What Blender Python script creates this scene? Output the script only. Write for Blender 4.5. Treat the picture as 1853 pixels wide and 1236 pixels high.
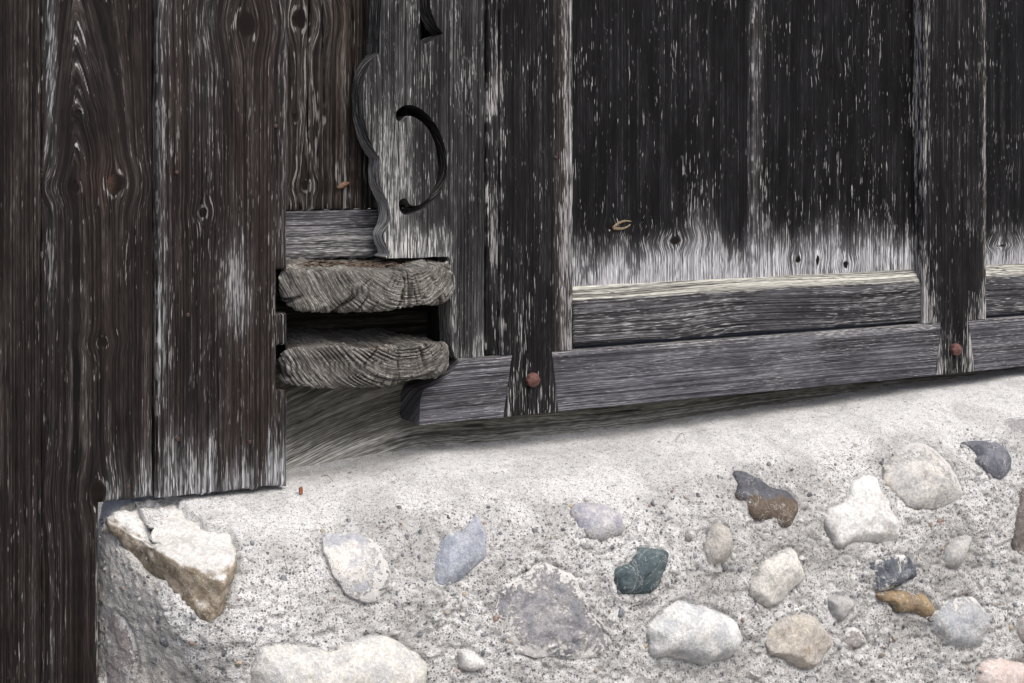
import bpy, bmesh, math, random
import numpy as np
from mathutils import Vector
from mathutils.bvhtree import BVHTree
R = math.radians
random.seed(7)
for o in list(bpy.data.objects): bpy.data.objects.remove(o)
scene = bpy.context.scene
col = scene.collection

# ------------------------------------------------------------------ camera
FPX = 2800.0; VPX, VPY = 6000.0, 262.0                # focal length and the wall's vanishing point, in photo pixels
AX = math.atan((VPX - 926.5) / FPX)                    # angle between view axis and wall
CD = (math.cos(AX), math.sin(AX)); CR = (math.sin(AX), -math.cos(AX))
CAM = (-2.8 * CD[0], -2.8 * CD[1], 1.5)
cd = bpy.data.cameras.new('camera'); cam = bpy.data.objects.new('camera', cd); col.objects.link(cam)
cam.location = CAM; cam.rotation_euler = (R(90), 0, AX - R(90))
cd.sensor_width = 36; cd.lens = FPX / 1853 * 36; cd.shift_y = -(618 - VPY) / 1853
cd.clip_start = 0.05; cd.clip_end = 500
scene.camera = cam
# ------------------------------------------------------------------ light
SUN_EL, SUN_AZ = 54, 168
w = bpy.data.worlds.new('World'); scene.world = w; w.use_nodes = True
nt = w.node_tree; nt.nodes.clear()
sky = nt.nodes.new('ShaderNodeTexSky'); sky.sky_type = 'NISHITA'; sky.sun_disc = False
sky.sun_elevation = R(SUN_EL); sky.sun_rotation = R(SUN_AZ); sky.dust_density = 5.0; sky.air_density = .6; sky.ozone_density = 1.0
bg = nt.nodes.new('ShaderNodeBackground'); bg.inputs[1].default_value = 0.15
wo = nt.nodes.new('ShaderNodeOutputWorld')
nt.links.new(sky.outputs[0], bg.inputs[0]); nt.links.new(bg.outputs[0], wo.inputs[0])
sd = bpy.data.lights.new('sun', 'SUN'); sd.energy = 1.5; sd.angle = R(55); sd.color = (.955, .985, .965)
sun = bpy.data.objects.new('sun', sd); col.objects.link(sun)
sun.location = (0, -6, 8); sun.rotation_euler = (R(90 - SUN_EL), 0, R(180 - SUN_AZ))
vs = scene.view_settings; vs.view_transform = 'Standard'; vs.look = 'None'; vs.gamma = 1; vs.use_curve_mapping = False
vs.exposure = 0.33
scene.render.engine = 'CYCLES'

# ------------------------------------------------------------------ helpers
def W(px, py, Y):
    """photo pixel -> point of the vertical plane at depth Y"""
    u = (px - 926.5) / FPX; v = -(py - VPY) / FPX
    t = (Y - CAM[1]) / (CD[1] + u * CR[1])
    return (CAM[0] + t * (CD[0] + u * CR[0]), Y, CAM[2] + t * v)
def XZ(px, py, Y):
    p = W(px, py, Y); return (p[0], p[2])
def ray(px, py):
    u = (px - 926.5) / FPX; v = -(py - VPY) / FPX
    return Vector(CAM), Vector((CD[0] + u * CR[0], CD[1] + u * CR[1], v)).normalized()

def _h(i, j, k, s):
    n = (i.astype(np.int64) * 374761393 + j.astype(np.int64) * 668265263 + k.astype(np.int64) * 2147483647 + s * 974634777) & 0x7fffffff
    n = ((n ^ (n >> 13)) * 1274126177) & 0x7fffffff
    n = ((n ^ (n >> 15)) * 461845907) & 0x7fffffff
    return ((n ^ (n >> 16)) & 0xffff) / 65535.0
def vnoise(x, y, z, s=0):
    """smooth value noise in -1..1"""
    x = np.asarray(x, float); y = np.asarray(y, float) + 0 * x; z = np.asarray(z, float) + 0 * x
    i, j, k = np.floor(x), np.floor(y), np.floor(z)
    f, g, h = x - i, y - j, z - k
    f = f * f * (3 - 2 * f); g = g * g * (3 - 2 * g); h = h * h * (3 - 2 * h)
    def L(a, b, t): return a + (b - a) * t
    r = L(L(L(_h(i, j, k, s), _h(i+1, j, k, s), f), L(_h(i, j+1, k, s), _h(i+1, j+1, k, s), f), g),
          L(L(_h(i, j, k+1, s), _h(i+1, j, k+1, s), f), L(_h(i, j+1, k+1, s), _h(i+1, j+1, k+1, s), f), g), h)
    return r * 2 - 1
def fbm(x, y, z, o=4, s=0, r=.5):
    a, t, n = 1.0, 0, 0
    for q in range(o):
        t = t + a * vnoise(x, y, z, s + q); n += a; a *= r
        x = x * 2.03 + 3.1; y = y * 2.03 + 1.7; z = z * 2.03 + 5.3
    return t / n
def sstep(a, b, x):
    t = np.clip((x - a) / (b - a), 0, 1); return t * t * (3 - 2 * t)

def thing(name, label, cat, loc=(0, 0, 0), group=None):
    o = bpy.data.objects.new(name, None); col.objects.link(o); o.location = loc
    o.empty_display_size = .1
    o['label'] = label; o['category'] = cat
    if group: o['group'] = group
    return o
def tag(o, label, cat, group=None):
    o['label'] = label; o['category'] = cat
    if group: o['group'] = group
    return o
def link(name, me, mat, parent=None, smooth=40):
    o = bpy.data.objects.new(name, me); col.objects.link(o)
    me.materials.append(mat)
    me.polygons.foreach_set('use_smooth', [True] * len(me.polygons))
    if smooth: me.set_sharp_from_angle(angle=R(smooth))
    if parent:
        o.parent = parent
        q = parent; off = Vector((0, 0, 0))
        while q: off += q.location; q = q.parent
        o.location = -off
    return o
def attrs(me, gc, wx):
    a = me.attributes.new('gc', 'FLOAT_VECTOR', 'POINT'); a.data.foreach_set('vector', np.ascontiguousarray(gc, dtype=np.float32).ravel())
    b = me.attributes.new('wx', 'FLOAT_COLOR', 'POINT')
    c = np.ones((len(me.vertices), 4), np.float32); wx = np.asarray(wx); c[:, :wx.shape[1]] = wx
    b.data.foreach_set('color', c.ravel())
def coords(me):
    c = np.empty(len(me.vertices) * 3, np.float32); me.vertices.foreach_get('co', c); return c.reshape(-1, 3).astype(float)

# ------------------------------------------------------------------ node helpers
class NB:
    def __init__(s, name):
        s.m = bpy.data.materials.new(name); s.m.use_nodes = True; s.t = s.m.node_tree; s.t.nodes.clear()
    def n(s, ty, **kw):
        q = s.t.nodes.new(ty)
        for k, v in kw.items(): setattr(q, k, v)
        return q
    def put(s, sock, v):
        if isinstance(v, bpy.types.NodeSocket): s.t.links.new(v, sock)
        elif v is not None:
            if isinstance(v, (tuple, list)) and len(v) == 3 and sock.type == 'RGBA': v = (*v, 1)
            sock.default_value = v
    def math(s, op, a, b=None, c=None, clamp=False):
        q = s.n('ShaderNodeMath', operation=op, use_clamp=clamp)
        for i, v in enumerate((a, b, c)): s.put(q.inputs[i], v)
        return q.outputs[0]
    def vmul(s, a, b):
        q = s.n('ShaderNodeVectorMath', operation='MULTIPLY'); s.put(q.inputs[0], a); s.put(q.inputs[1], b); return q.outputs[0]
    def noise(s, vec, scale, detail=2, rough=.5, dist=0):
        q = s.n('ShaderNodeTexNoise'); s.put(q.inputs['Vector'], vec); s.put(q.inputs['Scale'], scale)
        q.inputs['Detail'].default_value = detail; q.inputs['Roughness'].default_value = rough; q.inputs['Distortion'].default_value = dist
        return q.outputs['Fac']
    def vor(s, vec, scale, feat='F1', rnd=1):
        q = s.n('ShaderNodeTexVoronoi', feature=feat); s.put(q.inputs['Vector'], vec); s.put(q.inputs['Scale'], scale); q.inputs['Randomness'].default_value = rnd
        return q
    def mr(s, v, a, b, c=0, d=1, smooth=True):
        q = s.n('ShaderNodeMapRange', interpolation_type='SMOOTHSTEP' if smooth else 'LINEAR')
        for i, x in enumerate((v, a, b, c, d)): s.put(q.inputs[i], x)
        return q.outputs[0]
    def mix(s, f, a, b, blend='MIX'):
        q = s.n('ShaderNodeMix', data_type='RGBA', blend_type=blend)
        s.put(q.inputs[0], f); s.put(q.inputs[6], a); s.put(q.inputs[7], b); return q.outputs[2]
    def attr(s, name, out='Vector'):
        q = s.n('ShaderNodeAttribute', attribute_name=name); return q.outputs[out]
    def sep(s, c):
        q = s.n('ShaderNodeSeparateColor'); s.put(q.inputs[0], c); return q.outputs
    def bump(s, h, strength, dist, normal=None):
        q = s.n('ShaderNodeBump'); q.inputs['Strength'].default_value = strength; q.inputs['Distance'].default_value = dist
        s.put(q.inputs['Height'], h)
        if normal: s.put(q.inputs['Normal'], normal)
        return q.outputs[0]
    def out(s, color, rough=.8, normal=None, spec=.3):
        p = s.n('ShaderNodeBsdfPrincipled'); o = s.n('ShaderNodeOutputMaterial')
        s.put(p.inputs['Base Color'], color); s.put(p.inputs['Roughness'], rough)
        p.inputs['Specular IOR Level'].default_value = spec
        if normal: s.put(p.inputs['Normal'], normal)
        s.t.links.new(p.outputs[0], o.inputs[0]); return s.m

def wood(name, dark, mid, light, warm=(.032, .022, .018), th=.66, ring=380, ringc=.6, fl=(260, 30), patch=.3, bump=.0012, soft=.06, washcol=None, hair=1000, linec=.35, washk=.5, filmk=.6, rimk=.12, crackk=.8):
    b = NB(name); gc = b.attr('gc'); wx = b.sep(b.attr('wx', 'Color'))
    rings = b.noise(b.vmul(gc, (ring, 1.6, 1)), 1, 2, .6)
    hairs = b.noise(b.vmul(gc, (hair, 45, 1)), 1, 1, .5)
    patchn = b.noise(b.vmul(gc, (38, 7, 1)), 1, 4, .65)
    fleck = b.noise(b.vmul(gc, (fl[0], fl[1], 1)), 1, 2, .6)
    clus = b.noise(b.vmul(gc, (24, 7, 1)), 1, 2, .5)
    c = b.mix(b.mr(patchn, .5 - patch, .5 + patch), dark, mid)
    c = b.mix(wx[2], c, warm)
    rl = b.mr(rings, .38, .62, 1 - ringc, 1 + ringc)
    hl = b.mr(hairs, .25, .75, .55, 1.45)
    rh = b.math('MULTIPLY', rl, hl)
    cc = b.n('ShaderNodeCombineColor')
    for i in range(3): b.put(cc.inputs[i], rh)
    c = b.mix(1.0, c, cc.outputs[0], 'MULTIPLY')
    # grain ridges rubbed pale
    ln = b.math('MULTIPLY', b.mr(rings, .54, .66), b.mr(patchn, .42, .62))
    ln = b.math('MULTIPLY', ln, b.mr(hairs, .4, .62))
    c = b.mix(b.math('MULTIPLY', ln, linec), c, tuple(v * .7 for v in light))
    # pale weathered flecks, denser where the surface has been washed bare
    F = b.math('MULTIPLY_ADD', b.math('SUBTRACT', hairs, .5), .30, fleck)
    F = b.math('MULTIPLY_ADD', b.math('SUBTRACT', rings, .5), .22, F)
    F = b.math('MULTIPLY_ADD', b.math('SUBTRACT', clus, .5), .45, F)
    F = b.math('MULTIPLY_ADD', wx[0], washk, F)
    kr = b.math('MULTIPLY_ADD', b.math('SUBTRACT', fleck, .5), .22, wx[1])
    rim = b.math('MULTIPLY', b.mr(kr, .14, .34), b.mr(kr, .52, .42))
    F = b.math('MULTIPLY_ADD', rim, rimk, F)
    fm = b.mr(F, th, th + soft)
    lc = b.mix(b.mr(hairs, .32, .66), tuple(v * .45 for v in light), light)
    lc = b.mix(b.mr(rings, .36, .58, .8, 0), lc, tuple(v * .3 for v in light))
    if washcol: lc = b.mix(b.mr(wx[0], .25, .7), lc, b.mix(1.0, washcol, cc.outputs[0], 'MULTIPLY'))
    film = b.math('MULTIPLY', b.mr(wx[0], .12, .9), filmk)
    film = b.math('MULTIPLY', film, b.mr(b.math('ADD', fleck, clus), .82, 1.18, .35, 1.15))
    c = b.mix(film, c, b.mix(1.0, washcol or light, cc.outputs[0], 'MULTIPLY'))
    c = b.mix(fm, c, lc)
    # knots: faint pale rim, dark heart
    kn = b.math('MULTIPLY_ADD', b.math('SINE', b.math('MULTIPLY', kr, 75)), .25, b.noise(b.vmul(gc, (260, 260, 1)), 1, 2, .6))
    kc = b.mix(kn, (.003, .0025, .002), b.mix(b.mr(wx[2], .5, 1), (.013, .0085, .007), (.12, .075, .052)))
    c = b.mix(b.mr(kr, .44, .60), c, kc)
    # drying checks and iron stains
    ck = b.math('ABSOLUTE', b.math('SUBTRACT', b.noise(b.vmul(gc, (85, 1.1, 1)), 1, 2, .55), .5))
    ck = b.math('MULTIPLY', b.mr(ck, .004, .016, 1, 0), b.mr(clus, .46, .56))
    c = b.mix(b.math('MULTIPLY', ck, crackk), c, (.003, .0028, .0026))
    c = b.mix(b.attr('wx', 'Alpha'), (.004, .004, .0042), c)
    h = b.math('MULTIPLY_ADD', hairs, .4, rings)
    h = b.math('MULTIPLY_ADD', ck, -1.2 * crackk, h)
    h = b.math('MULTIPLY_ADD', fm, .15, h)
    h = b.math('MULTIPLY_ADD', b.mr(kr, .3, .6), -.6, h)
    nrm = b.bump(h, .9, bump)
    return b.out(c, b.mr(fm, 0, 1, .7, .88), nrm, .12)

M = {}
M['plank'] = wood('plank_wood', (.0065, .0055, .0052), (.026, .0215, .0198), (0.295, 0.286, 0.277), (.028, .019, .016), th=.735, ring=360, ringc=.55, fl=(430, 28), washcol=(0.260, 0.260, 0.271), linec=.36, soft=.065, washk=.45, rimk=.16)
M['panel'] = wood('panel_wood', (.0028, .0027, .0030), (.0105, .0103, .0115), (0.438, 0.431, 0.431), (.045, .034, .03), th=.70, ring=520, ringc=.5, fl=(400, 30), washcol=(0.375, 0.375, 0.390), linec=.14, soft=.065, rimk=.05, crackk=.5, washk=.32, filmk=.85, patch=.22)
M['post'] = wood('post_wood', (.0036, .0034, .0036), (.0145, .014, .015), (0.420, 0.406, 0.400), (.06, .05, .045), th=.68, ring=420, ringc=.5, fl=(380, 26), washcol=(0.252, 0.246, 0.246), linec=.25, soft=.065, washk=.4)
M['carved'] = wood('carved_wood', (.012, .0117, .0122), (.046, .045, .046), (0.414, 0.412, 0.408), (.06, .045, .036), th=.685, ring=520, ringc=.6, fl=(460, 38), washcol=(0.380, 0.380, 0.370), hair=1300, linec=.5, soft=.09, washk=.42, filmk=.85)
M['rail'] = wood('rail_wood', (.046, .045, .052), (.13, .127, .143), (0.385, 0.380, 0.385), (.1, .085, .07), th=.67, ring=480, ringc=.55, fl=(560, 60), washcol=(0.330, 0.325, 0.308), linec=.5, soft=.14)
M['sill'] = wood('sill_wood', (.022, .022, .024), (.085, .083, .089), (0.396, 0.391, 0.391), (.1, .085, .07), th=.67, ring=360, ringc=.65, fl=(420, 30), washcol=(0.308, 0.303, 0.270), linec=.5, soft=.09)
M['back'] = wood('back_wood', (.012, .0105, .0095), (.052, .046, .042), (0.352, 0.341, 0.325), (.06, .043, .034), th=.69, ring=260, ringc=.6, fl=(260, 12), washcol=(0.297, 0.286, 0.275), linec=.45, soft=.065)
M['beam'] = wood('beam_wood', (.06, .056, .05), (.155, .147, .133), (0.325, 0.316, 0.289), (.11, .07, .055), th=.67, ring=500, ringc=.28, fl=(330, 260), washcol=(0.336, 0.325, 0.291), bump=.0022, hair=700, linec=.12, soft=.16, crackk=.4)
M['sillbeam'] = wood('sill_beam_wood', (.085, .081, .068), (.185, .178, .155), (.31, .305, .28), (.09, .07, .05), th=.68, ring=420, ringc=.4, fl=(420, 40), washcol=(.34, .335, .31), bump=.0016, soft=.2, linec=.15)
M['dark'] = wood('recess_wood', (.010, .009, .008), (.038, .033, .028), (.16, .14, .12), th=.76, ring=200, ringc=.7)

def m_mortar():
    b = NB('mortar'); tc = b.n('ShaderNodeTexCoord').outputs['Object']; wx = b.sep(b.attr('wx', 'Color'))
    n1 = b.noise(tc, 8, 4, .65); n2 = b.noise(tc, 75, 4, .7); n3 = b.noise(tc, 420, 2, .7)
    st = b.noise(b.vmul(tc, (95, 95, 230)), 1, 3, .7)
    c = b.mix(b.math('ADD', b.mr(n1, .38, .62), b.mr(wx[0], .7, 0, 0, .45), clamp=True), (.44, .437, .422), (.68, .68, .67))
    c = b.mix(b.math('MULTIPLY', b.mr(n2, .50, .66, 0, .75), b.mr(wx[0], 0, 1, .45, 1)), c, (.30, .292, .28))
    c = b.mix(b.mr(n2, .46, .30, 0, .5), c, (.72, .715, .70))
    c = b.mix(b.mr(n3, .50, .66, 0, .6), c, (.22, .215, .205))
    c = b.mix(b.math('MULTIPLY', b.mr(st, .60, .70), .75), c, (.13, .125, .12))
    v = b.vor(tc, 210); vs_ = b.sep(v.outputs['Color'])
    g = b.math('MULTIPLY', b.mr(v.outputs['Distance'], .5, .32), b.mr(vs_[0], .70, .74))
    g = b.math('MULTIPLY', g, b.mr(wx[0], 0, .8, .15, 1))
    gcol = b.mix(b.mr(vs_[1], .2, .8), (.10, .105, .12), (.34, .31, .28))
    c = b.mix(b.math('MULTIPLY', g, .85), c, gcol)
    v2 = b.vor(tc, 420); vz = b.sep(v2.outputs['Color'])
    g2 = b.math('MULTIPLY', b.mr(v2.outputs['Distance'], .45, .3), b.mr(vz[0], .78, .82))
    c = b.mix(b.math('MULTIPLY', g2, .8), c, (.08, .078, .075))
    c = b.mix(wx[1], c, b.mix(b.mr(n2, .35, .65), (.46, .42, .36), (.74, .71, .66)))
    h = b.math('ADD', b.math('MULTIPLY', n3, .5), b.math('MULTIPLY', n2, 1.0))
    h = b.math('ADD', h, b.math('MULTIPLY', g, .25)); h = b.math('SUBTRACT', h, b.math('MULTIPLY', g2, .3))
    return b.out(c, .92, b.bump(h, .9, .006), .12)
M['mortar'] = m_mortar()

def m_stone():
    b = NB('stone'); tc = b.n('ShaderNodeTexCoord').outputs['Object']; e = b.sep(b.attr('wx', 'Color'))
    c1 = b.attr('c1', 'Color'); c2 = b.attr('c2', 'Color')
    n1 = b.noise(tc, 30, 5, .65, .6); n2 = b.noise(tc, 160, 4, .7); n3 = b.noise(tc, 600, 2, .6)
    c = b.mix(b.mr(n1, .38, .62), c1, c2)
    vein = b.mr(b.math('ABSOLUTE', b.math('SUBTRACT', b.noise(tc, 22, 4, .6, 1.2), .5)), 0, .012, 1, 0)
    c = b.mix(b.math('MULTIPLY', vein, .35), c, (.72, .70, .66))
    f = b.n('ShaderNodeCombineColor')
    q = b.math('MULTIPLY', b.mr(n2, .32, .68, .80, 1.18), b.mr(n3, .3, .7, .9, 1.18))
    for i in range(3): b.put(f.inputs[i], q)
    c = b.mix(1.0, c, f.outputs[0], 'MULTIPLY')
    # film of mortar left on the stone
    sm = b.mr(b.math('ADD', b.math('ADD', e[0], b.math('MULTIPLY', b.math('SUBTRACT', n1, .5), 1.5)), b.math('MULTIPLY', b.math('SUBTRACT', n2, .5), 1.4)), .74, .9)
    c = b.mix(sm, c, b.mix(n3, (.45, .44, .42), (.68, .67, .65)))
    rs = b.mr(b.noise(tc, 45, 3, .6), .56, .68, 0, 1)
    c = b.mix(b.math('MULTIPLY', rs, e[1]), c, (.17, .085, .035))
    h = b.math('ADD', b.math('MULTIPLY', n2, .8), b.math('ADD', b.math('MULTIPLY', n3, .25), b.math('MULTIPLY', sm, .5)))
    return b.out(c, .72, b.bump(h, .9, .0032), .25)
M['stone'] = m_stone()

def m_simple(name, c1, c2, scale, rough=.8, bump=.001):
    b = NB(name); tc = b.n('ShaderNodeTexCoord').outputs['Object']
    n = b.noise(tc, scale, 4, .65)
    return b.out(b.mix(b.mr(n, .3, .7), c1, c2), rough, b.bump(n, .7, bump), .3)
M['bolt'] = m_simple('painted_iron', (.085, .038, .032), (.16, .075, .062), 160, .7, .0012)
M['nail'] = m_simple('rusty_nail', (.02, .015, .013), (.09, .05, .04), 300, .6)
M['chip'] = m_simple('orange_chip', (.22, .07, .03), (.30, .11, .05), 200)
M['straw'] = m_simple('straw', (.20, .14, .09), (.35, .28, .18), 100)
M['needle'] = m_simple('dry_needle', (.05, .035, .025), (.20, .15, .11), 120)
M['ground'] = m_simple('gravel_ground', (.14, .13, .115), (.27, .26, .24), 60, .95, .01)
def m_pebble():
    b = NB('pebble'); c = b.attr('c1', 'Color'); tc = b.n('ShaderNodeTexCoord').outputs['Object']
    n = b.noise(tc, 300, 3, .6)
    return b.out(b.mix(b.mr(n, .4, .75, 0, .5), c, (.5, .49, .47)), .75, b.bump(n, .5, .001), .3)
M['pebble'] = m_pebble()

# ------------------------------------------------------------------ wood field
def knotfield(a, l, knots):
    """grain runs along l; lines bend round the knots. returns warped a and knot mask"""
    A = a.copy(); K = np.zeros_like(a)
    for (ka, kl, ra, rl) in knots:
        da, dl = a - ka, l - kl
        s = np.exp(-(dl / (rl * 2.1)) ** 2)
        A = A - s * ra * .85 * np.tanh(da / (ra * .9)) * np.exp(-(da / (ra * 6)) ** 2)
        rr = np.sqrt((da / ra) ** 2 + (dl / rl) ** 2)
        K = np.maximum(K, np.clip(1 - rr / 2.0, 0, 1))
    return A, K

def field(co, axis, seed, knots=(), wash=None, warm=None, warp=None, stain=()):
    X, Y, Z = co[:, 0], co[:, 1], co[:, 2]
    if axis == 'z': a, l = X + .8 * Y, Z
    else: a, l = Z + .8 * Y, X
    kl = [((k[0], k[1]) if axis == 'z' else (k[1], k[0])) + tuple(k[2:]) for k in knots]
    A, K = knotfield(a, l, kl)
    A = A + .003 * vnoise(a * 5, l * 1.6, seed) + .0006 * vnoise(a * 25, l * 5, seed + 3)
    if warp: A = warp(A, X, Z)
    gc = np.stack([A, l, np.full_like(A, seed * 1.37)], 1)
    wv = wash(X, Y, Z) if wash else np.zeros_like(A)
    mv = warm(X, Y, Z) if warm else np.zeros_like(A)
    al = np.ones_like(A)
    for (sx, sz, ln) in stain:
        al = np.minimum(al, 1 - .85 * np.exp(-((X - sx - .001 * vnoise(Z * 60, 0, 1)) / .0042) ** 2) * sstep(sz + .006, sz - .004, Z) * sstep(sz - ln, sz - ln * .3, Z))
    return gc, np.stack([np.clip(wv, 0, 1), K, np.clip(mv, 0, 1), al], 1)

def lines(a, b, step, extra=(), edge=.0025):
    n = max(2, int(round((b - a) / step)) + 1)
    L = list(np.linspace(a, b, n)) + [a + edge, b - edge]
    for e in extra: L += [e, e - edge, e + edge]
    L = sorted(x for x in L if a - 1e-9 <= x <= b + 1e-9)
    o = [L[0]]
    for x in L[1:]:
        if x - o[-1] > 8e-4: o.append(x)
    o[-1] = b
    return np.array(o)

def grid_board(name, mat, x0, x1, z0, z1, Y, thick, parent, axis='z', seed=1, step=(.006, .012), cutx=(), cutz=(), keep=None,
               relief=None, ragged=0, rag_top=0, **fk):
    """a board: dense front sheet, softened arrises, real sides; cells outside keep() are sawn away"""
    xs = lines(x0, x1, step[0], cutx); zs = lines(z0, z1, step[1], cutz)
    nx, nz = len(xs), len(zs)
    GX, GZ = np.meshgrid(xs, zs); GX, GZ = GX.ravel(), GZ.ravel()
    cell = np.ones((nz - 1, nx - 1), bool)
    if keep:
        cx = (xs[1:] + xs[:-1]) / 2; cz = (zs[1:] + zs[:-1]) / 2
        CX, CZ = np.meshgrid(cx, cz); cell = keep(CX, CZ)
    idx = np.arange(nx * nz).reshape(nz, nx)
    fs = []; edges = {}
    for j, i in zip(*np.nonzero(cell)):
        q = (idx[j, i], idx[j, i+1], idx[j+1, i+1], idx[j+1, i]); fs.append(q)
        for e in range(4):
            a, b = q[e], q[(e+1) % 4]
            if (b, a) in edges: del edges[(b, a)]
            else: edges[(a, b)] = 1
    bnd = set(v for e in edges for v in e)
    isb = np.zeros(nx * nz, bool); isb[list(bnd)] = True
    GY = np.full(nx * nz, Y, float)
    GY += .0012 * vnoise(GX * 9, GZ * 3, seed) + .0012 * vnoise(GX * 30, GZ * 5, seed + 1)
    if relief is not None: GY += relief(GX, GZ)
    PX_, PZ_ = GX.copy(), GZ.copy()
    wob = .0008 * vnoise(GX * 60, GZ * 18, seed + 5)
    if ragged:
        low = isb & (GZ <= z0 + 1e-6); PZ_[low] += ragged * (.6 * vnoise(GX[low] * 60, 0, seed + 9) + .4 * vnoise(GX[low] * 200, 0, seed + 11))
    if rag_top:
        low = isb & (GZ >= z1 - 1e-6); PZ_[low] += rag_top * vnoise(GX[low] * 30, 0, seed + 9)
    PX_[isb] += wob[isb]; GY[isb] += .0022 + .0012 * np.abs(vnoise(GX[isb] * 50, GZ[isb] * 25, seed + 6))
    used = np.zeros(nx * nz, bool); used[np.array(fs).ravel()] = True
    new = np.cumsum(used) - 1
    V = np.stack([PX_, GY, PZ_], 1)[used]
    fs = new[np.array(fs)].tolist()
    n0 = len(V); bl = sorted(bnd); mp = {v: n0 + k for k, v in enumerate(bl)}
    back = np.stack([PX_[bl], np.full(len(bl), Y + thick), PZ_[bl]], 1)
    V = np.vstack([V, back])
    for (a, b) in edges: fs.append((int(new[b]), int(new[a]), mp[a], mp[b]))
    me = bpy.data.meshes.new(name); me.from_pydata(V.tolist(), [], [tuple(int(x) for x in f) for f in fs])
    gc, wx = field(V, axis, seed, **fk); attrs(me, gc, wx)
    return link(name, me, mat, parent, 50)

def plate(name, mat, loop, Y, thick, parent, axis='z', seed=1, holes=(), cell=.014, bev=.003, tilt=None, **fk):
    """a sawn board of any outline with holes; loop in wall metres (X, Z)"""
    bm = bmesh.new()
    for L in [loop, *holes]:
        vsq = [bm.verts.new((x, Y, z)) for x, z in L]
        for i in range(len(vsq)): bm.edges.new((vsq[i], vsq[(i+1) % len(vsq)]))
    bmesh.ops.triangle_fill(bm, use_beauty=True, use_dissolve=False, edges=bm.edges[:], normal=(0, -1, 0))
    xs = [v.co.x for v in bm.verts]; zs = [v.co.z for v in bm.verts]
    for ax, lo, hi in ((0, min(xs), max(xs)), (2, min(zs), max(zs))):
        n = max(1, int((hi - lo) / cell))
        for i in range(1, n):
            p = [0, 0, 0]; p[ax] = lo + (hi - lo) * i / n + 1.3e-5; nn = [0, 0, 0]; nn[ax] = 1
            bmesh.ops.bisect_plane(bm, geom=bm.verts[:] + bm.edges[:] + bm.faces[:], dist=1e-6, plane_co=p, plane_no=nn)
    for f in bm.faces:
        if f.normal.y > 0: f.normal_flip()
    be = [e for e in bm.edges if len(e.link_faces) == 1]
    r = bmesh.ops.extrude_edge_only(bm, edges=be)
    for v in [g for g in r['geom'] if isinstance(g, bmesh.types.BMVert)]: v.co.y += thick
    be = [e for e in be if e.is_valid]
    bmesh.ops.recalc_face_normals(bm, faces=bm.faces[:])
    if sum(f.normal.y * f.calc_area() for f in bm.faces) > 0: bmesh.ops.reverse_faces(bm, faces=bm.faces[:])
    if bev: bmesh.ops.bevel(bm, geom=be, offset=bev, segments=2, affect='EDGES', profile=.6, clamp_overlap=True)
    me = bpy.data.meshes.new(name); bm.to_mesh(me); bm.free()
    co = coords(me)
    front = co[:, 1] < Y + thick * .5
    co[front, 1] += .001 * vnoise(co[front, 0] * 12, co[front, 2] * 12, seed)
    if tilt: co[front, 1] += tilt(co[front, 0], co[front, 2])
    co[:, 0] += .0006 * vnoise(co[:, 0] * 70, co[:, 2] * 70, seed + 2); co[:, 2] += .0006 * vnoise(co[:, 0] * 70, co[:, 2] * 70, seed + 4)
    me.vertices.foreach_set('co', co.astype(np.float32).ravel())
    gc, wx = field(co, axis, seed, **fk); attrs(me, gc, wx)
    return link(name, me, mat, parent, 40)

def smooth_loop(P, closed=True, sub=4):
    n = len(P); o = []
    for i in range(n if closed else n - 1):
        p = [P[(i + k) % n] if closed else P[min(max(i + k, 0), n - 1)] for k in (-1, 0, 1, 2)]
        for s in range(sub):
            t = s / sub
            o.append(tuple(.5 * (2*p[1][d] + (p[2][d]-p[0][d])*t + (2*p[0][d]-5*p[1][d]+4*p[2][d]-p[3][d])*t*t + (3*p[1][d]-p[0][d]-3*p[2][d]+p[3][d])*t**3) for d in range(len(p[1]))))
    if not closed: o.append(tuple(P[-1]))
    return o

def knots_px(L, Y):
    o = []
    for (px, py, ra, rl) in L:
        x, z = XZ(px, py, Y); o.append((x, z, ra, rl))
    return o
def xat(px, Y): return W(px, 500, Y)[0]
def zat(px, py, Y): return W(px, py, Y)[2]
TOP = 2.15

# ------------------------------------------------------------------ setting: ground
me = bpy.data.meshes.new('ground'); S = 150
me.from_pydata([(-S, -S, 0), (S, -S, 0), (S, S, 0), (-S, S, 0)], [], [(0, 1, 2, 3)])
g = link('ground', me, M['ground'], None, 0); g['kind'] = 'structure'

# ------------------------------------------------------------------ stone plinth
plinth = thing('stone_wall', 'rubble plinth of round stones set in pale grey mortar under the timber wall', 'wall', (0.3, -.1, 0))
PB = [(100, 905), (518, 850), (640, 832), (740, 815), (900, 800), (1036, 787), (1200, 765), (1400, 735), (1600, 703), (1853, 667)]
pbx = np.array([xat(p[0], .08) for p in PB]); pbz = np.array([zat(p[0], p[1], .08) for p in PB]); pbz[0] = pbz[1]
pbx = np.append(pbx, 3.0); pbz = np.append(pbz, 1.0)
XL = xat(179, -.03); XC = -.615
# profile: forward distance q from the beam, drop below the beam line
PQ = np.array([-.03, 0, .05, .11, .16, .205, .245, .275, .293, .303, .312, .34, .36])
PD = np.array([-.012, 0, .002, .007, .022, .046, .08, .118, .165, .235, .36, .75, 1.2])
pl = np.concatenate([[0], np.cumsum(np.hypot(np.diff(PQ), np.diff(PD)))])
NJ = 330
s_ = np.concatenate([np.linspace(0, pl[-2] - .06, NJ - 12, endpoint=False), np.linspace(pl[-2] - .06, pl[-1], 12)])
def csm(s):
    k = .02; return [np.mean([np.interp(s + d, pl, A) for d in np.linspace(-k, k, 9)], axis=0) for A in (PQ, PD)]
jq, jd = csm(s_)
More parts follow.
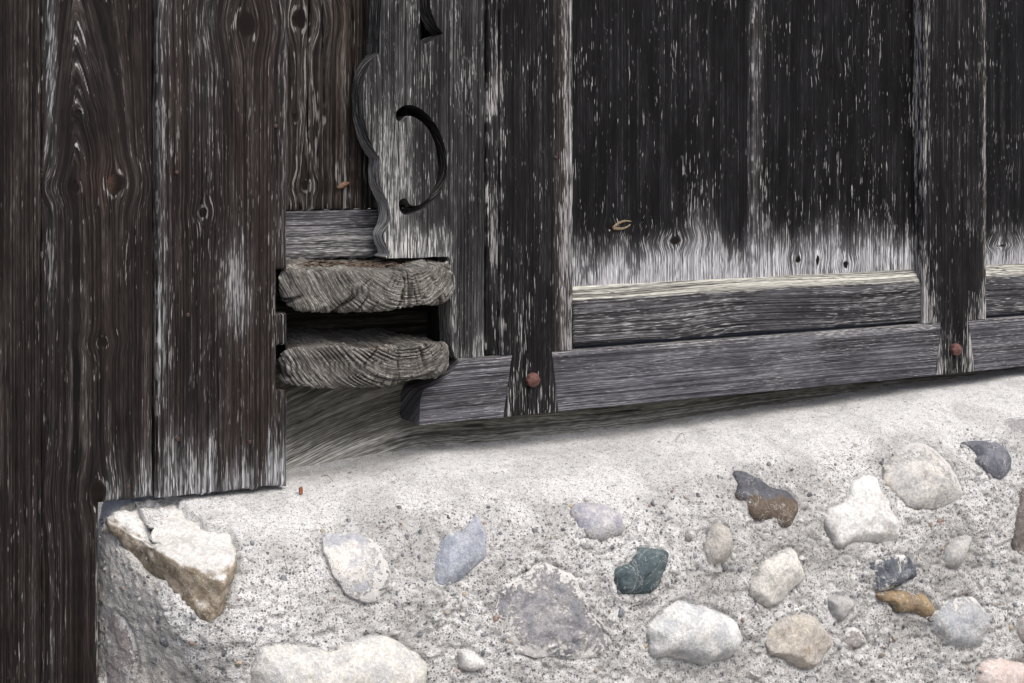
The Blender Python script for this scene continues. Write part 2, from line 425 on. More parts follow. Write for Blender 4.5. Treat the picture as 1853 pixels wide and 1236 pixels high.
# columns: the splayed left end first, then the long run
cols = []
nend = 60
for i in range(nend):
    t = i / nend
    cols.append(('e', t))
for x in np.concatenate([np.arange(XC, 1.75, .0032), np.arange(1.75, 2.9, .03)]): cols.append(('r', x))
VX = []; 
for k, t in cols:
    if k == 'r':
        X = np.full(NJ, t); q = jq; zb = np.interp(t, pbx, pbz); dd = jd
        rr = .045 * np.exp(-(t - XC) / .03)               # rounded corner
        Yv = .08 - q + rr * sstep(.18, .3, q); Xv = X - .075 * sstep(.33, .10, jd) * np.exp(-(t - XC) / .12)
        zz = zb - dd
    else:
        Ys = .02 + (-.18 - .02) * t ** .8; XCj = XC - .075 * sstep(.33, .10, jd); Xo = XL + .004 + (XCj - XL - .004) * t ** 1.5
        f = np.clip(jq / .305, 0, 1)
        zb = np.interp(XL, pbx, pbz)
        kx = f ** .8
        Xv = XCj + (Xo - XCj) * kx; Yb = .08; Yv = Yb + (Ys - Yb) * f
        Yv = Yv - (jq - .305).clip(0) ; 
        zz = zb - np.where(jd < .12, jd * (.35 + .65 * t), jd - .12 * .65 * (1 - t))
    VX.append(np.stack([Xv, Yv, np.maximum(zz, -.05)], 1))
G = np.array(VX)                                          # ncol, NJ, 3
BASE = G.copy()
def gnorm(G):
    a = np.gradient(G, axis=0); b = np.gradient(G, axis=1); n = np.cross(b, a); n /= np.linalg.norm(n, axis=2, keepdims=True) + 1e-12; return -n
NRM = gnorm(G)
if NRM[200, 150, 1] > 0: NRM = -NRM
nc = len(cols)
def grid_faces(nc, nj): 
    i, j = np.meshgrid(np.arange(nc - 1), np.arange(nj - 1), indexing='ij'); a = (i * nj + j).ravel()
    return np.stack([a, a + 1, a + nj + 1, a + nj], 1)
GF = grid_faces(nc, NJ)
bvh = BVHTree.FromPolygons([tuple(v) for v in BASE.reshape(-1, 3)], [tuple(f) for f in GF.tolist()])
def hit(px, py):
    o, dd = ray(px, py); r = bvh.ray_cast(o, dd); return r[0], r[1]

def zc(L, ox, oy, s): return [(ox + x / s, oy + y / s) for x, y in L]
STONES = []
def st(pts, c1, c2, h, angular=0, smear=.3, rust=0, rough=.0012, sink=0.0, label=None, sm=None, grad=False): STONES.append(dict(sm=sm, grad=grad, p=pts, c1=c1, c2=c2, h=h, ang=angular, smear=smear, rust=rust, rough=rough, sink=sink, label=label))
A2 = lambda L: zc(L, 440, 836, 3.09); A3 = lambda L: zc(L, 860, 836, 3.0907); A4 = lambda L: zc(L, 1300, 736, 2.472); A1 = lambda L: zc(L, 0, 836, 3.089)
st(A2([(460,405),(540,395),(640,395),(720,430),(780,490),(815,560),(830,640),(815,700),(770,750),(700,780),(600,745),(530,665),(480,570),(455,480)]), (.36,.37,.40), (.62,.60,.56), .012, 0, .5, .1, sm=(-.9, -.5, .5))
st(A2([(1285,288),(1330,320),(1360,380),(1372,450),(1360,520),(1310,580),(1240,635),(1170,680),(1110,710),(1080,695),(1064,650),(1055,600),(1062,550),(1078,500),(1100,450),(1150,405),(1200,375),(1245,340)]), (.23,.25,.29), (.34,.36,.40), .014, 0, .12, sm=(-1, -.3, .12), label='smooth blue-grey stone')
st(A2([(50,1230),(65,1130),(100,1050),(200,1025),(330,1030),(430,1045),(490,1045),(560,1015),(640,980),(740,970),(830,985),(920,1040),(980,1080),(1025,1150),(1010,1210),(990,1300),(700,1420),(300,1420),(60,1350)]), (.60,.58,.53), (.47,.47,.46), .05, 0, .1, .12, label='large pale double-humped stone')
st(A2([(1210,1050),(1270,1060),(1340,1100),(1352,1130),(1330,1160),(1270,1170),(1215,1150),(1205,1100)]), (.62,.61,.58), (.5,.5,.49), .014, 0, .3)
st(A3([(540,250),(560,230),(640,225),(720,240),(780,270),(820,320),(830,370),(790,410),(700,437),(640,420),(605,385),(560,330),(535,290)]), (.30,.30,.35), (.46,.45,.45), .02, 0, .3, .05)
st(A3([(890,490),(920,472),(1000,480),(1078,500),(1060,580),(1040,650),(1000,710),(950,740),(870,750),(800,730),(780,680),(775,600),(850,560),(870,520)]), (.05,.072,.082), (.10,.132,.138), .035, 1, .02, label='dark green-blue stone')
st(A3([(1350,338),(1400,360),(1432,410),(1438,460),(1420,520),(1390,565),(1350,583),(1310,570),(1285,520),(1278,460),(1300,420),(1315,370)]), (.33,.31,.28), (.42,.40,.37), .022, 0, .3, label='small oval tan stone')
st(A3([(1110,790),(1150,780),(1220,800),(1300,815),(1400,860),(1460,900),(1490,960),(1498,1000),(1460,1060),(1390,1100),(1290,1135),(1180,1120),(1080,1095),(990,1080),(970,1000),(975,920),(1010,880),(1060,830)]), (.60,.60,.58), (.44,.45,.46), .04, 0, .12, .03, label='large white oval stone')
st(A3([(290,610),(380,560),(480,600),(570,660),(600,740),(650,830),(720,900),(760,970),(750,1050),(680,1090),(560,1095),(420,1090),(300,1090),(210,1040),(160,950),(110,850),(130,750),(200,680)]), (.21,.21,.23), (.38,.37,.37), .009, 2, .54, 0, .006, label='large rough grey stone smeared with mortar')
st(A4([(65,292),(110,290),(180,320),(240,360),(300,375),(365,430),(355,490),(320,525),(275,530),(230,505),(180,500),(140,470),(120,420),(80,400),(90,340)]), (.10,.105,.12), (.14,.11,.085), .018, 1, .12, .12, grad=True, label='dark slate stone with a brown face')
st(A4([(600,330),(650,310),(700,320),(725,370),(760,420),(770,460),(800,510),(808,560),(800,605),(720,605),(640,605),(590,610),(545,635),(515,610),(500,560),(475,500),(510,450),(560,430),(590,390)]), (.68,.68,.66), (.54,.53,.51), .03, 1, .2, .18, label='white angular stone')
st(A4([(745,330),(760,250),(840,175),(920,165),(990,210),(1040,265),(1070,320),(1092,370),(1080,410),(1020,440),(960,455),(890,455),(840,435),(790,390)]), (.55,.53,.49), (.38,.38,.37), .024, 0, .5, .25, sm=(-.8, .5, .45))
st(A4([(1090,160),(1150,150),(1240,150),(1280,180),(1310,240),(1300,290),(1250,325),(1215,300),(1190,270),(1155,240),(1160,215),(1130,185)]), (.095,.10,.12), (.16,.165,.185), .018, 1, .08, label='dark slate stone')
st(A4([(270,650),(320,632),(355,665),(370,710),(388,765),(350,800),(305,840),(290,870),(240,893),(190,885),(150,850),(145,800),(180,740),(210,690)]), (.60,.58,.53), (.50,.49,.46), .028, 1, .25)
st(A4([(320,930),(390,930),(440,950),(480,1000),(503,1050),(480,1100),(440,1150),(390,1180),(340,1160),(290,1130),(230,1110),(205,1060),(220,1010),(270,960)]), (.46,.42,.36), (.38,.36,.33), .035, 1, .1, .3, label='rounded tan stone')
st(A4([(490,860),(540,843),(600,860),(610,890),(580,930),(545,965),(515,945),(500,910)]), (.30,.30,.30), (.40,.39,.37), .016, 0, .25)
st(A4([(670,690),(740,675),(800,655),(850,670),(880,720),(880,760),(830,790),(770,815),(710,830),(690,790),(675,740)]), (.085,.095,.115), (.15,.16,.18), .02, 2, .5, .05, .004)
st(A4([(700,835),(750,830),(820,820),(880,840),(920,840),(960,890),(955,930),(920,945),(870,920),(800,920),(770,880),(720,870)]), (.30,.225,.13), (.22,.17,.115), .02, 1, .25, .5, label='ochre stone')
st(A4([(975,890),(1040,865),(1130,850),(1180,900),(1208,960),(1195,1020),(1160,1070),(1100,1090),(1040,1085),(990,1050),(945,1000),(950,940)]), (.32,.34,.37), (.50,.50,.50), .026, 0, .5)
st(A4([(1030,620),(1070,585),(1120,575),(1135,600),(1110,650),(1080,710),(1050,727),(1015,710),(1010,670)]), (.33,.33,.33), (.45,.44,.41), .018, 0, .3)
st(A4([(1150,1180),(1180,1140),(1250,1125),(1320,1140),(1380,1160),(1420,1220),(1380,1300),(1200,1300),(1150,1240)]), (.50,.40,.36), (.56,.50,.47), .03, 0, .15, label='pinkish stone')
st(A4([(1365,370),(1340,450),(1325,560),(1315,630),(1345,655),(1400,660),(1440,560),(1420,430),(1390,370)]), (.15,.13,.12), (.22,.19,.17), .03, 1, .1)
st(A4([(1280,60),(1330,45),(1400,50),(1440,90),(1400,125),(1330,130),(1290,100)]), (.26,.25,.25), (.36,.35,.35), .006, 0, .35)
st(A4([(1335,950),(1360,910),(1400,900),(1430,960),(1410,1030),(1370,1050),(1335,1010)]), (.50,.47,.42), (.42,.40,.38), .02, 0, .2)
st(A4([(545,1040),(600,985),(640,1010),(665,1060),(620,1085),(560,1080)]), (.22,.20,.19), (.38,.36,.34), .008, 2, .6, .2, .003)
st(A1([(590,880),(660,850),(740,960),(765,1080),(760,1180),(700,1300),(600,1300),(585,1100)]), (.27,.235,.23), (.40,.37,.35), .010, 2, .58, .12, .003, label='dull purple-brown stone in the end of the wall')

stone_world = []
def build_stone(S, idx):
    P = smooth_loop(S['p'], True, 4 if S['ang'] == 0 else 3)
    H = [hit(*p) for p in P]; H = [h for h in H if h[0] is not None]
    if len(H) < 8: return
    E_ = np.array([h[0] for h in H])
    N_ = np.mean([np.array(h[1]) * (-1 if h[1].y > 0 else 1) for h in H], axis=0); N_ /= np.linalg.norm(N_)
    c = E_.mean(0)
    e = np.cross(N_, (0, 0, 1)); e /= np.linalg.norm(e); f = np.cross(e, N_)
    rad = np.linalg.norm(E_ - c, axis=1).mean()
    L2 = np.stack([(E_ - c) @ e, (E_ - c) @ f], 1)
    jit = min(.006, rad * .10)
    L2 = L2 * (1 + (jit / rad) * np.stack([fbm(L2[:, 0] * 70, L2[:, 1] * 70, idx, 3)] * 2, 1))
    bm = bmesh.new(); vq = [bm.verts.new((p[0], p[1], 0)) for p in L2]
    for k in range(len(vq)): bm.edges.new((vq[k], vq[(k + 1) % len(vq)]))
    bmesh.ops.triangle_fill(bm, use_beauty=True, use_dissolve=False, edges=bm.edges[:], normal=(0, 0, 1))
    cell = max(.0036, rad / 18)
    for ax in (0, 1):
        lo, hi = L2[:, ax].min(), L2[:, ax].max(); nn = max(2, int((hi - lo) / cell))
        for k in range(1, nn):
            p = [0, 0, 0]; p[ax] = lo + (hi - lo) * k / nn + 1.1e-5; no = [0, 0, 0]; no[ax] = 1
            bmesh.ops.bisect_plane(bm, geom=bm.verts[:] + bm.edges[:] + bm.faces[:], dist=1e-6, plane_co=p, plane_no=no)
    bmesh.ops.triangulate(bm, faces=bm.faces[:])
    for fa in bm.faces:
        if fa.normal.z < 0: fa.normal_flip()
    be = [ed for ed in bm.edges if len(ed.link_faces) == 1]
    r = bmesh.ops.extrude_edge_only(bm, edges=be); sk = [g_ for g_ in r['geom'] if isinstance(g_, bmesh.types.BMVert)]
    for v in sk: v.co.z = -.02; v.co.x *= .94; v.co.y *= .94
    bmesh.ops.recalc_face_normals(bm, faces=bm.faces[:])
    if sum(fa.normal.z for fa in bm.faces) < 0: bmesh.ops.reverse_faces(bm, faces=bm.faces[:])
    me = bpy.data.meshes.new('stone'); bm.to_mesh(me); bm.free()
    co = coords(me); top = co[:, 2] > -.01
    q = co[:, :2]
    A_, B_ = L2, np.roll(L2, -1, 0); ab = B_ - A_
    t = np.clip(((q[:, None] - A_[None]) * ab[None]).sum(2) / ((ab ** 2).sum(1)[None] + 1e-12), 0, 1)
    dist = np.sqrt((((A_[None] + t[..., None] * ab[None]) - q[:, None]) ** 2).sum(2)).min(1)
    wmax = dist[top].max(); dn = np.clip(dist / (wmax * 1.02), 0, 1)
    ell = np.clip(1 - (q ** 2).sum(1) / (1.6 * rad) ** 2, 0, 1)
    hh = S['h'] * .82 * (.78 * (1 - (1 - dn) ** 2.4) ** .62 + .3 * ell * sstep(0, .5, dn)) - .0015
    rng = np.random.RandomState(idx + 5)
    u, v = q[:, 0] / rad, q[:, 1] / rad
    if S['ang']:
        cap = np.full_like(u, 9.0)
        for a in range(6 if S['ang'] == 1 else 8):
            th = rng.uniform(0, 6.28); sl = rng.uniform(.2, .7); off = rng.uniform(.6, 1.0)
            cap = np.minimum(cap, S['h'] * (off - sl * (u * math.cos(th) + v * math.sin(th))) + .0015 * vnoise(u * 4, v * 4, a, idx))
        hh = np.minimum(hh, np.maximum(cap, .001 - .002 * (dn <= 0)))
    w3 = c + q[:, :1] * e + q[:, 1:2] * f
    big = fbm(w3[:, 0] * 20, w3[:, 1] * 20, w3[:, 2] * 20, 3, idx) * min(.010, S['h'] * .3) * sstep(0, .3, dn)
    fine = fbm(w3[:, 0] * 110, w3[:, 1] * 110, w3[:, 2] * 110, 3, idx + 3) * S['rough'] * sstep(0, .1, dn)
    out = np.zeros_like(w3); nV = Vector(N_)
    for k in range(len(w3)):
        o_ = Vector(w3[k]) + nV * .25; hr = bvh.ray_cast(o_, -nV)
        b0 = np.array(hr[0]) if hr[0] is not None else w3[k]
        out[k] = b0 + N_ * ((hh[k] + big[k] + fine[k] - S['sink']) if top[k] else -.022)
    me.vertices.foreach_set('co', out.astype(np.float32).ravel())
    sd_ = 0
    if S['sm']: sd_ = S['sm'][2] * (u * S['sm'][0] + v * S['sm'][1])
    stone_attrs(me, (1 - dn) ** 3 * .42 + S['smear'] + .06 + sd_, S)
    if S['grad']:
        k_ = sstep(-.12, .12, v - .15 * u + .15 * vnoise(u * 5, v * 5, 3))[:, None]; q4 = np.ones((len(u), 4), np.float32); q4[:, :3] = np.array(S['c1']) * k_ + np.array(S['c2']) * (1 - k_)
        for nm in ('c1', 'c2'): me.attributes[nm].data.foreach_set('color', (q4 * np.array([1, 1, 1, 1] if nm == 'c1' else [.75, .75, .75, 1], np.float32)).astype(np.float32).ravel())
    o = link('stone', me, M['stone'], plinth, 45)
    if S['label']: o['label'] = S['label']
    stone_world.append((c, rad, E_, N_, L2, e, f))
def stone_attrs(me, smear, S):
    n = len(me.vertices)
    a = me.attributes.new('wx', 'FLOAT_COLOR', 'POINT'); q = np.ones((n, 4), np.float32); q[:, 0] = smear; q[:, 1] = S['rust']; q[:, 2] = 0; a.data.foreach_set('color', q.ravel())
    for nm in ('c1', 'c2'):
        a = me.attributes.new(nm, 'FLOAT_COLOR', 'POINT'); q = np.ones((n, 4), np.float32); q[:, :3] = S[nm]; a.data.foreach_set('color', q.ravel())
for i, S in enumerate(STONES): build_stone(S, i)

# mortar relief: smooth trowelled slope above, coarse gritty face below, raked round the stones
P = G
depth = np.broadcast_to(s_[None, :], P.shape[:2])
rough = sstep(.20, .34, depth + .05 * fbm(P[..., 0] * 7, P[..., 1] * 7, P[..., 2] * 7, 3, 40))
rough[:nend] *= .5
x, y, z = P[..., 0], P[..., 1], P[..., 2]
dsp = (.006 + .003 * rough) * fbm(x * 7, y * 7, z * 7, 3, 50)
dsp = dsp + (.0014 + .0062 * rough) * fbm(x * 38, y * 38, z * 45, 4, 60, .6)
dsp = dsp + (.0005 + .0024 * rough) * fbm(x * 120, y * 120, z * 150, 2, 70)
pit = sstep(.25, .65, fbm(x * 55, y * 55, z * 90, 2, 80)); dsp = dsp - .006 * rough * pit
crk = sstep(.045, .0, np.abs(fbm(x * 9, y * 9, z * 16, 3, 90))) * sstep(.15, .4, fbm(x * 4, y * 4, z * 4, 2, 95)); dsp = dsp - .004 * rough * crk
NR = gnorm(G)
if NR[200, 150, 1] > 0: NR = -NR
flat = P.reshape(-1, 3)
dsf = dsp.ravel().copy()
for (c, rad, E_, N_, L2, e_, f_) in stone_world:
    rel = flat - c; m = np.nonzero((rel ** 2).sum(1) < (rad * 2.2) ** 2)[0]
    if not len(m): continue
    q = np.stack([(flat[m] - c) @ e_, (flat[m] - c) @ f_], 1); A_, B_ = L2, np.roll(L2, -1, 0); ab = B_ - A_
    t = np.clip(((q[:, None] - A_[None]) * ab[None]).sum(2) / ((ab ** 2).sum(1)[None] + 1e-12), 0, 1)
    near = np.sqrt((((A_[None] + t[..., None] * ab[None]) - q[:, None]) ** 2).sum(2)).min(1)
    x0_, y0_, x1_, y1_ = A_[None, :, 0], A_[None, :, 1], B_[None, :, 0], B_[None, :, 1]
    cr_ = ((y0_ > q[:, 1:2]) != (y1_ > q[:, 1:2])) & (q[:, :1] < (x1_ - x0_) * (q[:, 1:2] - y0_) / (y1_ - y0_ + 1e-15) + x0_)
    inside = cr_.sum(1) % 2 == 1
    sd = np.where(inside, -near, near)
    dsf[m] = np.where(sd < -.008, np.minimum(dsf[m], -.008), dsf[m])
    side = .5 + .5 * fbm(flat[m, 0] * 14, flat[m, 1] * 14, flat[m, 2] * 14, 2, 33)
    dsf[m] += np.where(np.abs(sd - .001) < .004, -.006 * side, 0) + .0075 * np.exp(-((sd - .004) / .009) ** 2) * sstep(.55, .2, side)
# corner stone: a broad slab with three faces showing
def hull_stone(name, pts, S, sub=4, idx=0, label=None):
    bm = bmesh.new()
    for p in pts: bm.verts.new(p)
    r = bmesh.ops.convex_hull(bm, input=bm.verts[:])
    bmesh.ops.delete(bm, geom=[v for v in bm.verts if not v.link_faces], context='VERTS')
    bmesh.ops.subdivide_edges(bm, edges=bm.edges[:], cuts=7, use_grid_fill=True)
    for _ in range(1): bmesh.ops.smooth_vert(bm, verts=bm.verts[:], factor=.5, use_axis_x=True, use_axis_y=True, use_axis_z=True)
    bmesh.ops.triangulate(bm, faces=bm.faces[:])
    bmesh.ops.subdivide_edges(bm, edges=bm.edges[:], cuts=1, use_grid_fill=True)
    bm.normal_update()
    co = np.array([v.co for v in bm.verts]); no = np.array([v.normal for v in bm.verts])
    dd = .012 * fbm(co[:, 0] * 22, co[:, 1] * 22, co[:, 2] * 22, 4, idx) + .003 * fbm(co[:, 0] * 90, co[:, 1] * 90, co[:, 2] * 90, 3, idx + 9)
    for v, d_, n_ in zip(bm.verts, dd, no): v.co += Vector(n_ * d_)
    me = bpy.data.meshes.new(name); bm.to_mesh(me); bm.free()
    stone_attrs(me, np.full(len(me.vertices), S['smear']), S)
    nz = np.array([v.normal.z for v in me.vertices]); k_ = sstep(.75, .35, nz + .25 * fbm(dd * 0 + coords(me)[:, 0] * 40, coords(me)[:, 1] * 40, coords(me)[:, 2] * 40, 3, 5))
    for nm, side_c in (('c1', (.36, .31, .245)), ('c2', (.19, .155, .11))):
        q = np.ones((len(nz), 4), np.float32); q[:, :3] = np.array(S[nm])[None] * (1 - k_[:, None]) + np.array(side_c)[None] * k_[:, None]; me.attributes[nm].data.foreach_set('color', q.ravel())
    o = link(name, me, M['stone'], plinth, 60)
    if label: o['label'] = label
    return o
cs = [(p[0] + .008, p[1] + .028, p[2] - .006) for p in [W(205, 928, -.06), W(300, 915, -.035), W(365, 928, -.04), W(432, 988, -.16), W(395, 1012, -.20), W(310, 1014, -.19), W(192, 945, -.06),
      W(392, 1128, -.235), W(378, 1135, -.23), W(330, 1065, -.19), W(405, 1060, -.235), W(260, 990, -.12), W(225, 1000, -.10), W(300, 1060, -.16), W(438, 992, -.17), W(350, 918, -.035)]]
cs += [(p[0] + .04, p[1] + .05, p[2] - .03) for p in cs[:4]] 
corner = hull_stone('stone', cs, dict(c1=(.60, .595, .575), c2=(.53, .52, .49), smear=.42, rust=.1), idx=77, label='angular corner stone stained brown')

cb = coords(corner.data); cbv = BVHTree.FromPolygons([tuple(v) for v in cb], [tuple(p.vertices) for p in corner.data.polygons])
nf_ = NR.reshape(-1, 3); lo_, hi_ = cb.min(0) - .05, cb.max(0) + .05
for k in np.nonzero(((flat > lo_) & (flat < hi_)).all(1))[0]:
    o_ = Vector(flat[k] + nf_[k] * .12); r_ = cbv.ray_cast(o_, Vector(-nf_[k]))
    if r_[0] is not None:
        h_ = .12 - r_[3]                                  # height of the stone over the bare surface
        if h_ > -.014: dsf[k] = min(dsf[k], h_ - .006 + .007 * float(vnoise(flat[k, 0] * 40, flat[k, 1] * 40, flat[k, 2] * 40, 5)))
P = P + dsf.reshape(dsp.shape)[..., None] * NR
me = bpy.data.meshes.new('mortar'); me.from_pydata(P.reshape(-1, 3).tolist(), [], GF.tolist())
isend = np.zeros((nc, NJ)); isend[:nend] = 1
isend *= .45 + .4 * sstep(-.3, .4, fbm(x * 9, y * 9, z * 5, 3, 44))
attrs(me, P.reshape(-1, 3), np.stack([rough.ravel(), isend.ravel(), rough.ravel() * 0], 1))
bm = bmesh.new(); bm.from_mesh(me); 
if bm.faces.__len__() and sum(1 for f in list(bm.faces)[20000:20400] if f.normal.y < 0) < 200: bmesh.ops.reverse_faces(bm, faces=bm.faces[:])
bm.to_mesh(me); bm.free()
mortar = link('mortar', me, M['mortar'], plinth, 0)

# small gravel grains bedded in the mortar face
def gravel():
    rng = np.random.RandomState(3)
    ico = bmesh.new(); bmesh.ops.create_icosphere(ico, subdivisions=1, radius=1); iv = np.array([v.co for v in ico.verts]); ifc = [[v.index for v in f.verts] for f in ico.faces]; ico.free()
    Pf = P.reshape(-1, 3); Nf = NR.reshape(-1, 3); rf = rough.ravel()
    ok = np.nonzero((rf > .35) & (Pf[:, 2] > .45) & (Pf[:, 0] < 1.7))[0]
    V, Fc, Cc = [], [], []
    pal = [(.10, .105, .12), (.16, .17, .19), (.22, .22, .23), (.30, .27, .24), (.24, .16, .12), (.45, .44, .42), (.55, .54, .52), (.13, .12, .12), (.34, .28, .2)]
    wts = np.array([.16, .15, .12, .09, .05, .17, .15, .08, .03]); wts /= wts.sum()
    for k in range(4200):
        i = ok[rng.randint(len(ok))]
        p = Pf[i]
        if any(np.linalg.norm(p - c) < rad * .92 for c, rad, *_ in stone_world): continue
        r = .0016 + (.0044 if k > 160 else .0085) * rng.rand() ** (3.5 if k > 160 else 1.5)
        s = r * np.array([1, rng.uniform(.55, 1), rng.uniform(.6, 1)])
        a = rng.rand() * 6.28; ca, sa = math.cos(a), math.sin(a)
        q = iv * s * (1 + .18 * rng.randn(len(iv), 1)); q = np.stack([q[:, 0] * ca - q[:, 2] * sa, q[:, 1], q[:, 0] * sa + q[:, 2] * ca], 1)
        b = len(V) * len(iv)
        V.append(q + p - Nf[i] * r * .1); Fc += [[x_ + b for x_ in f] for f in ifc]
        Cc.append(np.repeat([pal[rng.choice(len(pal), p=wts)]], len(iv), 0))
    me = bpy.data.meshes.new('gravel'); me.from_pydata(np.vstack(V).tolist(), [], Fc)
    at = me.attributes.new('c1', 'FLOAT_COLOR', 'POINT'); q = np.ones((len(me.vertices), 4), np.float32); q[:, :3] = np.vstack(Cc); at.data.foreach_set('color', q.ravel())
    o = link('gravel', me, M['pebble'], plinth, 60); o['kind'] = 'stuff'
gravel()

# ------------------------------------------------------------------ plank cladding on the left
YB = -.03
clad = thing('plank_cladding', 'dark brown upright planks, nailed, at the left end of the wall', 'cladding', (XZ(200, 900, YB)[0], YB, 0))
xA = xat(76, YB); xB0 = xat(77, YB); xB1 = xat(276, YB); xBn = xat(178, YB); xC0 = xat(281.5, YB); xC1 = xat(518, YB); xCn = xat(500, YB)
zB = zat(230, 904, YB); zC = zat(400, 890, YB)
xk = xat(140, YB)
def washB(X, Y, Z):
    low = sstep(zB + .16, zB - .02, Z + .05 * vnoise(X * 60, Z * 4, 3)) * sstep(xBn - .02, xBn + .02, X)
    edge = np.exp(-((X - xB0 - .012) / .012) ** 2) * (.30 + .25 * vnoise(X * 40, Z * 5, 5))
    bot = .10 * sstep(.95, .6, Z)
    zt = zat(140, 300, YB); up_ = .32 * np.tanh(np.clip(Z - zt, 0, None) / .32); r_ = np.sqrt(np.where(X < xk, 2.2 * (X - xk), X - xk) ** 2 + .009 ** 2); F_ = r_ + .24 * up_ * np.exp(-(r_ / .07) ** 2); arch = 0 * X
    for py in (50, 76, 117, 160, 183, 260):
        F0 = .009 + .24 * .32 * math.tanh((zat(140, py, YB) - zt) / .32)
        arch = np.maximum(arch, np.exp(-((F_ - F0) / .0011) ** 2) * sstep(zat(140, py + 130, YB), zat(140, py, YB), Z) * (X > xk - .02) * (r_ < .05))
    return .55 * low + edge + bot + .5 * arch + .06
def warpB(A, X, Z):
    zt = zat(140, 300, YB)
    dx_ = A - xk - .8 * YB; dx_ = np.where(dx_ < 0, dx_ * 2.2, dx_); r_ = np.sqrt(dx_ ** 2 + .009 ** 2)
    up = np.clip(Z - zt, 0, None); up = .32 * np.tanh(up / .32)
    return r_ + .24 * up * np.exp(-(r_ / .07) ** 2)
kB = knots_px([(182, 333, .013, .016), (110, 340, .008, .009), (118, 203, .005, .005), (157, 622, .007, .008), (150, 897, .010, .020)], YB)
grid_board('plank', M['plank'], -1.45, -1.1745, -.02, TOP, YB + .004, .03, clad, seed=16, step=(.008, .02), wash=lambda X, Y, Z: .08 + 0 * X)
grid_board('plank', M['plank'], -1.172, xA, -.02, TOP, YB + .007, .03, clad, seed=11, step=(.008, .02), wash=lambda X, Y, Z: .0 + .22 * sstep(xA - .05, xA, X) * (.6 + .6 * vnoise(X * 30, Z * 4, 2)) + .06 * sstep(1.0, .7, Z), warm=lambda X, Y, Z: .15 + 0 * X)
grid_board('plank', M['plank'], xB0, xB1, -.02, TOP, YB, .03, clad, seed=12, stain=[(*XZ(232, 820, YB), .08), (*XZ(60, 840, YB), .06)], step=(.0022, .005), cutx=(xBn,), cutz=(zB,), keep=lambda X, Z: ~((X > xBn) & (Z < zB)),
           relief=lambda X, Z: .012 * np.exp(-((X - xB0) / .014) ** 2) + .002 * np.exp(-((X - xB0 - .05) / .03) ** 2), wash=washB, warp=warpB, knots=kB, warm=lambda X, Y, Z: .2 + .25 * vnoise(X * 20, Z * 3, 4) + .9 * np.exp(-((X - xat(180, YB)) / .03) ** 2 - ((Z - zat(180, 325, YB)) / .035) ** 2))
zn = [zat(510, v, YB) for v in (487, 567, 624, 705)]
def keepC(X, Z):
    n = X > xCn
    return ~((n & (Z < zn[0]) & (Z > zn[1])) | (n & (Z < zn[2]) & (Z > zn[3])))
def washC(X, Y, Z):
    low = sstep(zC + .15, zC - .01, Z + .06 * vnoise(X * 70, Z * 4, 8))
    l = np.exp(-((X - xC0) / .03) ** 2) * (.28 + .15 * vnoise(X * 30, Z * 4, 6))
    xm, zm_ = XZ(430, 520, YB)
    blotch = .42 * np.exp(-((X - xm) / .03) ** 2 - ((Z - zm_) / .10) ** 2)
    xm, zm_ = XZ(372, 110, YB); blotch2 = .26 * np.exp(-((X - xm) / .03) ** 2 - ((Z - zm_) / .2) ** 2)
    rt = .22 * sstep(xC1 - .04, xC1, X)
    return .10 + .55 * low + l + blotch + blotch2 + rt
kC = knots_px([(417, 43, .015, .021), (338, 385, .006, .008)], YB)
plC = grid_board('plank', M['plank'], xC0, xC1, zC, TOP, YB - .003, .03, clad, seed=13, stain=[(*XZ(a, b_, YB), q) for a, b_, q in ((499, 228, .12), (320, 312, .15), (340, 570, .16), (322, 795, .09), (452, 800, .09), (417, 60, .05))], step=(.003, .007), cutx=(xCn,), cutz=zn, keep=keepC, ragged=.004,
           wash=washC, knots=kC, warm=lambda X, Y, Z: .25 + .3 * vnoise(X * 25, Z * 2, 14))
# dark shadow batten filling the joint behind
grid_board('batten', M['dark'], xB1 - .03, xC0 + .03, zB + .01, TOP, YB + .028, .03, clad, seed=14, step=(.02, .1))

def nail(px, py, Y, r, parent, mat='nail', label=None):
    x, _, z = W(px, py, Y)
    bm = bmesh.new()
    bmesh.ops.create_cone(bm, cap_ends=True, segments=10, radius1=r, radius2=r * .72, depth=.004)
    bmesh.ops.bevel(bm, geom=[e for e in bm.edges if all(v.co.z > 0 for v in e.verts)], offset=r * .2, segments=1, affect='EDGES')
    for v in bm.verts:
        c = v.co.copy(); v.co = Vector((x + c.x, Y - c.z, z + c.y))
    bmesh.ops.recalc_face_normals(bm, faces=bm.faces[:])
    me = bpy.data.meshes.new('nail'); bm.to_mesh(me); bm.free()
    return link('nail', me, M[mat], parent, 30)
for p in ((499, 228), (320, 312), (340, 570), (322, 795), (452, 800)): nail(p[0], p[1], YB - .003, .0042, plC)
nail(232, 881, YB + .001, .0048, clad)

# ------------------------------------------------------------------ panelled timber wall on the right
YP = .03
wall = thing('timber_wall', 'black weathered panelled wall of posts, boards and a bottom rail above the stone plinth', 'wall', (XZ(1000, 700, 0)[0], 0, 1.0))
def Lp(L, Y): return [XZ(a, b, Y) for a, b in L]
ztop = lambda L, Y: L
